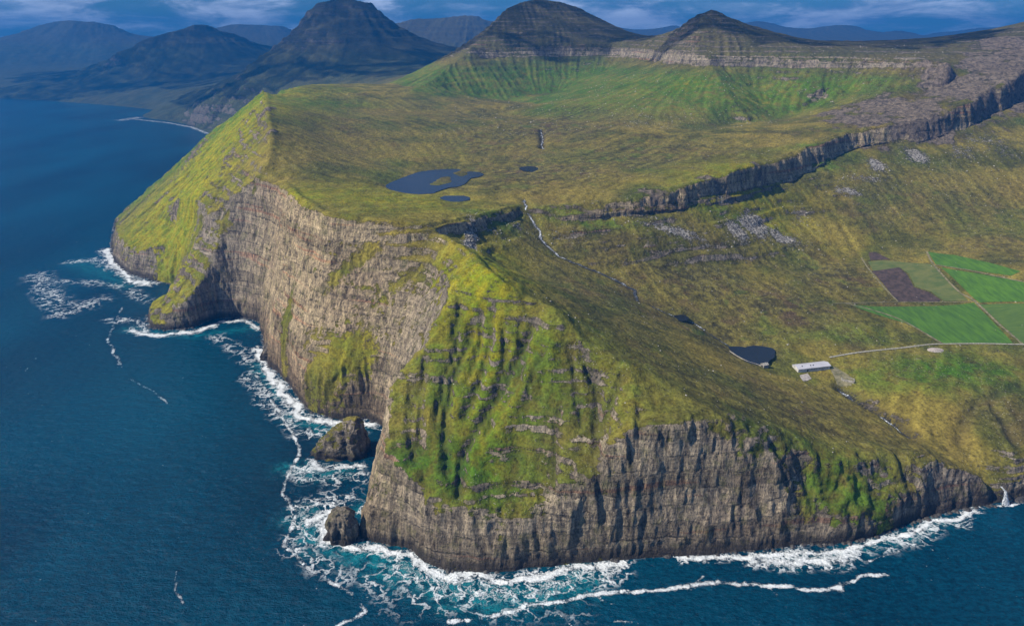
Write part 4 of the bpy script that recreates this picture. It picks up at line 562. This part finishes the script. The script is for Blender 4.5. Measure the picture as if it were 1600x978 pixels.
def sheet(name,poly,off,mat,step=4,flat=None):
    B=dens(list(poly)+[poly[0]],step,False)[:-1]; n=len(B)
    x0,y0=B.min(0); x1,y1=B.max(0); gx_,gy_=np.meshgrid(np.arange(x0,x1,step),np.arange(y0,y1,step)); gx_,gy_=gx_.ravel(),gy_.ravel()
    m=inpoly(gx_,gy_,poly); gx_,gy_=gx_[m],gy_[m]; dd=polydist(gx_,gy_,list(poly)+[poly[0]],50); m=dd>step*.5
    I=np.column_stack([gx_[m],gy_[m]]); A=np.vstack([B,I])
    r=delaunay_2d_cdt([Vector(p) for p in A],[],[list(range(n))],1,1e-4)
    vs=np.array([v[:] for v in r[0]]); z=(hfun(vs[:,0],vs[:,1])+off) if flat is None else np.full(len(vs),flat)
    fs=[]
    for f in r[2]:
        a,b,c=[vs[i] for i in f[:3]]; fs.append(f if (b[0]-a[0])*(c[1]-a[1])-(b[1]-a[1])*(c[0]-a[0])>0 else f[::-1])
    o=obj(name,np.column_stack([vs,z]),fs,mat,smooth=True); o['kind']='structure'; return o
# ------------------------------------------------------------------ ponds
mt,q=material('pond_water'); q.set(q.p.inputs['Base Color'],(.010,.013,.016)); q.p.inputs['Roughness'].default_value=.2; q.p.inputs['Specular IOR Level'].default_value=.2
q.set(q.p.inputs['Normal'],q.bump(q.noise(q.obj,.5,4,.6),.25,.4)); pondm=mt
for poly,z in SURVEY['ponds']:
    c=np.mean([p[:2] for p in poly],0); big=[tuple(c+(np.array(p[:2])-c)*(1+7/max(8,np.hypot(*(np.array(p[:2])-c))))) for p in poly]
    sheet('pond',big,0,pondm,9,flat=z+.15)
# ------------------------------------------------------------------ fields, tracks, streams
fm={'green':simple_mat('pasture',(.030,.085,.003),(.060,.145,.004),.16,.9,(1,.16,1),.3,.5,8),
 'lime':simple_mat('mown_pasture',(.045,.09,.010),(.070,.12,.012),.2,.9,(.16,1,1),.3,.5,8),
 'olive':simple_mat('rough_pasture',(.055,.085,.014),(.12,.125,.03),.06,.9,(.5,1,1),.4,.6,8),
 'peat':simple_mat('bare_peat',(.028,.018,.013),(.075,.048,.038),.12,.95,(1,1,1),.6,.8,8)}
OFF={'green':.45,'lime':.45,'olive':.45,'peat':.62}
for k,p in SURVEY['fields']: sheet('field',p,OFF[k],fm[k])
rm={'gravel':simple_mat('gravel_road',(.16,.15,.11),(.33,.31,.26),.4,.95),'track':simple_mat('worn_track',(.09,.085,.035),(.22,.19,.11),.15,.95)}
for n,p,w,m in SURVEY['roads']: ribbon(n,p,w,.85 if m=='gravel' else .75,rm[m],vary=.0 if m=='gravel' else .5)
mt,q=material('stream_water'); P=q.obj; n=q.m('ADD',q.m('MULTIPLY',q.noise(P,.35,5,.8),.6),q.m('MULTIPLY',q.noise(P,.06,3,.6),.4))
q.set(q.p.inputs['Base Color'],q.mix(q.ss(.52,.62,n),(.03,.032,.035),(.62,.65,.68))); q.p.inputs['Roughness'].default_value=.45; q.set(q.p.inputs['Normal'],q.bump(n,.6,.6)); strm_m=mt
mt,q=material('falling_water'); n=q.noise(q.vmul(q.obj,(1,1,.12)),1.6,5,.7)
q.set(q.p.inputs['Base Color'],q.mix(q.ss(.38,.62,n),(.10,.11,.13),(.70,.73,.75))); q.p.inputs['Roughness'].default_value=.6; q.set(q.p.inputs['Normal'],q.bump(n,.6,.7)); fallm=mt
mt,q=material('cascade_water'); n=q.m('ADD',q.m('MULTIPLY',q.noise(q.obj,.10,4,.7),.6),q.m('MULTIPLY',q.noise(q.obj,.6,3,.7),.4)); q.set(q.p.inputs['Base Color'],q.mix(q.ss(.44,.60,n),(.03,.03,.032),(.66,.68,.70))); q.p.inputs['Roughness'].default_value=.6; casc_m=mt
for p,w in SURVEY['streams']: ribbon('stream',p,w,.55,strm_m,vary=1.0,wob=3.5)
p=SURVEY['streams'][0][0][:8]; ribbon('cascade',p,2.6,.9,casc_m,vary=1.4,wob=5); p=SURVEY['streams'][3][0]; ribbon('cascade',p,2.6,.9,casc_m,vary=1.2,wob=5)
p=SURVEY['streams'][2][0][3:]; ribbon('cascade',p,2.4,.9,casc_m,vary=1.4,wob=5)
# ------------------------------------------------------------------ waterfall into the sea
def waterfall(x,y,top):
    V=[];F=[];n=30;m=11
    for i in range(n+1):
        t=i/n; z=top*(1-t)-.3*t; w=(1.2+1.0*t if t<.25 else 1.5+4.6*(t-.25)**.8); yy=y-9*t**.6-2; xx=x+5*min(t/.25,1)+1.5*t
        for k in range(m):
            u=-1+2*k/(m-1); V.append((xx+u*w,yy-1.4*(1-u*u)+.35*math.sin(k*2.1+i*.35),z))
    for i in range(n):
        for k in range(m-1): F.append((i*m+k,i*m+k+1,(i+1)*m+k+1,(i+1)*m+k))
    o=obj('waterfall',V,F,fallm,smooth=True); o['kind']='structure'
waterfall(619,722,23)
# ------------------------------------------------------------------ sea stacks
stack_g=ground_material('grassy_stack_rock',True); stack_b=ground_material('bare_stack_rock',False)
def sea_stack(loc,prof,mat,label,seed,ang=0):
    """prof: rows of (height, centre x, centre y, half width, half depth)"""
    NR,NA=70,110; hs=np.array([p[0] for p in prof]); H_=hs[-1]; V=[];F=[]
    zs=np.concatenate([np.linspace(-8,0,5)[:-1],np.linspace(0,H_,NR)])
    th=np.arange(NA)/NA*2*math.pi
    g=lambda k,z: np.interp(z,hs,[p[k] for p in prof])
    Z_,T_=np.meshgrid(zs,th,indexing='ij'); cz=np.clip(Z_,0,H_)
    rx,ry=g(3,cz),g(4,cz); r=1+.10*np.sign(np.cos(T_*2))*0
    ex=np.abs(np.cos(T_))**.8*np.sign(np.cos(T_)); ey=np.abs(np.sin(T_))**.8*np.sign(np.sin(T_))
    X=g(1,cz)+rx*ex; Y_=g(2,cz)+ry*ey
    s_=seed*13.7; d=4.2*ridged((X+s_)/15,Y_/15,Z_/45,o=4)-3.2+2.8*noise((X+s_)/9,Y_/9,Z_/10)+1.5*noise((X+s_)/4.0,Y_/4.0,Z_/9)+1.0*noise(X*0+s_,Z_/4.,X/40)
    d=d*np.clip(np.minimum(rx,ry)/9,.12,1); X=X+d*ex; Y_=Y_+d*ey; Z_=Z_+np.where(Z_>0,1.4*noise((X+s_)/7,Y_/7,Z_/7),0)
    n=len(zs); V=np.column_stack([X.ravel(),Y_.ravel(),Z_.ravel()]).tolist(); V.append((g(1,H_),g(2,H_),H_+.8))
    for i in range(n-1):
        for k in range(NA): F.append((i*NA+k,i*NA+(k+1)%NA,(i+1)*NA+(k+1)%NA,(i+1)*NA+k))
    for k in range(NA): F.append(((n-1)*NA+k,(n-1)*NA+(k+1)%NA,len(V)-1))
    o=obj('sea_stack',V,F,mat,smooth=True); o.location=loc; o.rotation_euler=(0,0,ang); tag(o,label,'sea stack'); return o
sea_stack((-243,830,0),[(0,-2,0,40,20),(8,0,0,37,19),(20,4,1,31,17),(32,10,2,24,15),(42,15,2,18,12),(50,19,2,12,9),(55,21,2,7,6),(57,22,2,2.5,2)],stack_g,'large grey sea stack with a grassy green top standing off the tall cliff',1)
sea_stack((-200,652,0),[(0,0,0,18,13),(8,0,0,17,12),(18,-1,0,15,11),(28,-1,1,13,10),(35,1,1,10,8),(39,0,1,8,6),(41,1,1,4,3)],stack_b,'smaller bare brown rock stack close to the lower corner of the green headland',2)
sea_stack((-446,1139,0),[(0,0,0,14,12),(8,0,0,13,11),(18,0,2,10,9),(27,1,3,7,6),(33,2,4,3.5,3),(35,2,4,1.4,1.2)],stack_b,'small pointed dark rock standing against the foot of the tall cliff beside the far bay',3)
# ------------------------------------------------------------------ shore rocks
def rock_mesh(r,seed,V,F,c=(0,0,0),sq=.6):
    rs=random.Random(seed); b=len(V); n=7; k=4
    ax,ay,az=r*rs.uniform(.7,1.3),r*rs.uniform(.7,1.3),r*sq*rs.uniform(.7,1.2); ph=rs.uniform(0,6)
    rows_=[(-.3,.9),(.25,1.0),(.7,.66)]
    for z,rr in rows_:
        for i in range(n):
            a=ph+i/n*6.283; q_=rr*rs.uniform(.78,1.18); V.append((c[0]+ax*q_*math.cos(a),c[1]+ay*q_*math.sin(a),c[2]+az*(z+rs.uniform(-.12,.12))))
    V.append((c[0]+ax*rs.uniform(-.2,.2),c[1]+ay*rs.uniform(-.2,.2),c[2]+az*1.0)); top=len(V)-1
    for j in range(2):
        for i in range(n): F.append((b+j*n+i,b+j*n+(i+1)%n,b+(j+1)*n+(i+1)%n,b+(j+1)*n+i))
    for i in range(n): F.append((b+2*n+i,b+2*n+(i+1)%n,top))
stone_m=simple_mat('weathered_stone',(.16,.145,.125),(.42,.39,.34),.5,.95)
darkstone=simple_mat('wet_shore_stone',(.018,.017,.017),(.07,.062,.055),.5,.6)
V=[];F=[];rs=random.Random(3)
cl_=dens([p for p in SURVEY['coast'] if p[1]<2200 and p[0]<900],5,False)
for i,(x,y) in enumerate(cl_):
    for k in range(2):
        if rs.random()<.9:
            a=rs.uniform(0,6.3); d_=rs.uniform(0,4); r=.7+3.8*rs.random()**2; rock_mesh(r,i*7+k,V,F,(x+d_*math.cos(a),y+d_*math.sin(a)-3,-.2),.7)
o=obj('shore_boulders',V,F,darkstone); o['kind']='stuff'; tag(o,'dark wet boulders along the foot of the sea cliffs','boulders')
V=[];F=[]
for x,y,rx,ry,s_ in SURVEY['scree']:
    n=int(min(240,40+rx*ry*.05)*s_)
    for i in range(n):
        a,b=rs.gauss(0,.75),rs.gauss(0,.75); X_,Y_=x+a*rx,y+b*ry; r=rs.uniform(.5,1.0)*(1+1.5*rs.random()**3)
        V_=(X_,Y_); rock_mesh(r,rs.random(),V,F,(X_,Y_,0),.7); V[-22:]=[V[j] for j in range(len(V)-22,len(V))]
        F_=None; RK=V[-22:]; V[-22:]=[(p[0],p[1],p[2]+1e6) for p in RK]
for i in range(2600):
    t_=rs.random()
    if t_<.5: X_,Y_=rs.uniform(150,1300),rs.uniform(950,1750)
    elif t_<.93: X_,Y_=rs.uniform(-200,1400),rs.uniform(1950,2700)
    else: X_,Y_=rs.uniform(-150,500),rs.uniform(610,900)
    r=rs.uniform(.35,.8)*(1+1.2*rs.random()**4)*(1.9 if Y_>1900 else 1); rock_mesh(r,rs.random(),V,F,(X_,Y_,1e6),.7)
V=np.array(V); ctr=V.reshape(-1,22,3).mean(1); hz=hfun(ctr[:,0],ctr[:,1]); V[:,2]+=np.repeat(hz,22)-1e6
o=obj('scattered_stones',V,F,stone_m); o['kind']='stuff'; tag(o,'pale stones scattered over the grassy slopes and scree','stones')
# ------------------------------------------------------------------ farm buildings
roof_m=simple_mat('grey_sheet_roof',(.36,.35,.38),(.50,.49,.52),.3,.55,(.2,3,1),.2,.1)
wall_m=simple_mat('pale_rendered_wall',(.34,.33,.31),(.52,.51,.48),.25,.85,(1,1,.5),.2,.1)
dark_m=simple_mat('dark_opening',(.012,.012,.014),(.03,.03,.035),1,.7)
conc_m=simple_mat('concrete_slab',(.24,.21,.19),(.42,.37,.33),.25,.9,(1,1,1),.2,.1)
A_,B_,C_=[np.array(p[:2]) for p in SURVEY['wallcorners']]; zb=min(H1(*A_),H1(*B_),H1(*C_))-.3
ex_=(B_-A_); Lb=float(np.hypot(*ex_)); ang=math.atan2(ex_[1],ex_[0]); Wb=16.0; zt=max(H1(*A_),H1(*B_))-zb
t=empty('barn',(A_[0],A_[1],zb),ang); tag(t,'long low barn with pale grey walls and a grey sheet roof near the small pond','barn')
hw=zt+5.6; hr=hw+2.3
V=[(0,0,-3),(Lb,0,-3),(Lb,Wb,-3),(0,Wb,-3),(0,0,hw),(Lb,0,hw),(Lb,Wb,hw),(0,Wb,hw),(0,Wb/2,hr),(Lb,Wb/2,hr)]
obj('wall',V,[(0,1,5,4),(1,2,6,9,5),(2,3,7,6),(3,0,4,8,7)],wall_m,t)
e=.7; k=.25; sl_=(hr-hw)/(Wb/2)
def roofslab(s):
    y0,z0=(-e,hw-e*sl_) if s<0 else (Wb+e,hw-e*sl_); V=[(-e,y0,z0),(Lb+e,y0,z0),(Lb+e,Wb/2,hr),(-e,Wb/2,hr)]; V+=[(a,b,c+k) for a,b,c in V]
    return V,[(3,2,1,0),(4,5,6,7),(0,1,5,4),(1,2,6,5),(2,3,7,6),(3,0,4,7)]
rf_=obj('roof',roofslab(-1)[0]+roofslab(1)[0],roofslab(-1)[1]+[tuple(i+8 for i in f) for f in roofslab(1)[1]],roof_m,t)
for fx_,fy_ in ((.42,.28),(.50,.28),(.16,.30)):
    V=[];F=[]; x_=Lb*fx_; y_=Wb*fy_; z_=hw+sl_*y_; box(x_-.6,x_+.6,y_-.6,y_+.6,z_,z_+1.3,V,F); obj('vent',V,F,dark_m,rf_)
V=[];F=[]; box(Lb*.27,Lb*.27+2.6,-.12,.02,zt+.2,zt+3.0,V,F); obj('door',V,F,dark_m,t)
V=[];F=[]; box(-.12,.02,Wb*.2,Wb*.2+3.2,zt+.1,zt+3.3,V,F); obj('door',V,F,conc_m,t)
for i in range(7):
    V=[];F=[]; x_=Lb*(.40+.082*i); box(x_,x_+1.5,-.1,.02,zt+2.3,zt+3.2,V,F); obj('window',V,F,dark_m,t)
sheet('concrete_yard',[p[:2] for p in SURVEY['padc']],.6,conc_m,3); sheet('gravel_yard',[p[:2] for p in SURVEY['yard']],.5,rm['track'],3)
# stone hut with a dark arched mouth at the dam of the pond
a,b,c=[np.array(p[:2]) for p in SURVEY['hutc']]; ang=math.atan2(*(b-a)[::-1]); zb=min(H1(*a),H1(*b))-.3
t=empty('stone_hut',(a[0],a[1],zb),ang); tag(t,'tiny grey stone hut with a dark opening on the corner of the small pond','hut')
w,dp,h_=7.5,9,4.2
n=8; arc=[(w*.5+w*.27*math.cos(math.pi*i/n),1.4+w*.27*math.sin(math.pi*i/n)) for i in range(n+1)]
V=[(0,0,-2),(w,0,-2),(w,0,h_),(w*.5,0,h_+1.8),(0,0,h_),(0,dp,-2),(w,dp,-2),(w,dp,h_),(w*.5,dp,h_+1.8),(0,dp,h_)]
obj('wall',V,[(0,1,2,3,4),(6,5,9,8,7),(1,6,7,2),(5,0,4,9)],simple_mat('hut_stone',(.12,.11,.10),(.32,.30,.28),1.2,.95,(1,1,1),.6,.3),t)
V=[(-.4,-.4,h_-.1),(w*.5,-.4,h_+2),(w+.4,-.4,h_-.1),(w+.4,dp+.4,h_-.1),(w*.5,dp+.4,h_+2),(-.4,dp+.4,h_-.1)]; V+=[(p[0],p[1],p[2]+.3) for p in V]
obj('roof',V,[(1,0,5,4),(2,1,4,3),(6,7,10,11),(7,8,9,10),(0,1,7,6),(1,2,8,7),(2,3,9,8),(3,4,10,9),(4,5,11,10),(5,0,6,11)],stone_m,t)
V=[(x_,-.06,z_) for x_,z_ in [(w*.77,-.5)]+arc+[(w*.23,-.5)]]; V+=[(p[0],.3,p[2]) for p in V]; m=len(V)//2
obj('doorway',V,[tuple(range(m))]+[(i,(i+1)%m,m+(i+1)%m,m+i) for i in range(m)],dark_m,t)
# dam wall of the pond
def lowwall(name,pts,w,h,mat,label,cat):
    P=dens(pts,2,False); T=np.gradient(P,axis=0); T/=np.linalg.norm(T,axis=1)[:,None]; N=np.stack([-T[:,1],T[:,0]],1); z=hfun(P[:,0],P[:,1]); V=[];F=[]
    for u,dz in ((-1,-1.),(-.85,h),(.85,h),(1,-1.)):
        q_=P+N*w*.5*u; V.append(np.column_stack([q_,z+dz+(noise(P[:,0]/2,P[:,1]/2)*.15 if dz>0 else 0)]))
    n=len(P); V=np.vstack(V)
    for k in range(3):
        for i in range(n-1): F.append((k*n+i,k*n+i+1,(k+1)*n+i+1,(k+1)*n+i))
    F+= [(0,n,2*n,3*n),(n-1,4*n-1,3*n-1,2*n-1)]
    return tag(obj(name,V,F,mat),label,cat)
lowwall('dam_wall',[(341.5,971.5),(362,946),SURVEY['hutc'][0]],1.1,1.3,stone_m,'low pale concrete dam wall holding the near side of the small pond','dam')
rx_,ry_=SURVEY['ruin'][:2]
t=empty('stone_ruin',(rx_,ry_,H1(rx_,ry_)),R(-25)); tag(t,'low grey roofless stone foundation beside the gravel yard east of the barn','ruin')
for x0_,x1_,y0_,y1_ in ((-9,9,-5,-4),(-9,9,4,5),(-9,-8,-3.98,3.98),(8,9,-3.98,3.98)):
    V=[];F=[]; box(x0_,x1_,y0_,y1_,-3,1.7,V,F); obj('wall',V,F,stone_m,t)
# heap of rubble beside the road
mx,my=SURVEY['mound'][:2]; n=40; V=[];F=[]
for j in range(14):
    for i in range(n):
        a=i/n*6.283; r=1-j/13.; x_=13*r*math.cos(a); y_=8*r*math.sin(a); V.append((x_,y_,2.6*(1-r**2)**.8+.25*math.sin(i*5.1+j*3.3)*(j>0)-.6*(j==0)))
for j in range(13):
    for i in range(n): F.append((j*n+i,j*n+(i+1)%n,(j+1)*n+(i+1)%n,(j+1)*n+i))
o=obj('rubble_heap',V,F,simple_mat('pinkish_rubble',(.17,.14,.125),(.46,.40,.36),.9,.95,(1,1,1),.8,.5)); o.location=(mx,my-4,H1(mx,my-4)); tag(o,'oval heap of pale pinkish rubble beside the farm road','rubble heap')
print('parts',time.time()-T0)

# ------------------------------------------------------------------ unseen clouds above the frame, added to shade the far hills
mt,q=material('shade_cloud_white'); q.set(q.p.inputs['Base Color'],(.85,.86,.88)); q.p.inputs['Roughness'].default_value=1; cum_m=mt; nn=q.noise(q.vmul(q.obj,(1,1,.3)),.006,6,.6)
q.set(q.p.inputs['Alpha'],q.m('MULTIPLY',q.ss(.34,.60,nn),.55))
def shade_cloud(gx_,gy_,rx,ry,zc_=1500,seed=0,gz=300):
    k=(zc_-gz)/math.tan(SUN_EL); sx_,sy_=math.sin(SUN_AZ),math.cos(SUN_AZ)
    x,y=gx_+sx_*k,gy_+sy_*k; V=[];F=[]; nu,nv=72,36
    U,Vv=np.meshgrid(np.arange(nu)/nu*2*np.pi,np.linspace(-.5*np.pi,.5*np.pi,nv)); cx,cy,cz=np.cos(U)*np.cos(Vv),np.sin(U)*np.cos(Vv),np.sin(Vv)
    r=1+.55*fbm(cx*1.7+seed*5,cy*1.7,cz*1.7,o=5,g=.6); zz_=np.where(cz>0,cz*r*90*1.6,cz*30)
    V=np.column_stack([(cx*r*rx).ravel(),(cy*r*ry).ravel(),zz_.ravel()]); F=[(j*nu+i,j*nu+(i+1)%nu,(j+1)*nu+(i+1)%nu,(j+1)*nu+i) for j in range(nv-1) for i in range(nu)]
    o=obj('shade_cloud',V,F,cum_m,smooth=True); o.location=(x,y,zc_); o['kind']='structure'
for a in [(1280,2780,560,260,1500,1,480),(350,3350,700,300,1700,3,520),(-1200,5300,1300,800,1800,4,400),(-3200,7800,2400,1100,1900,5)]: shade_cloud(*a)
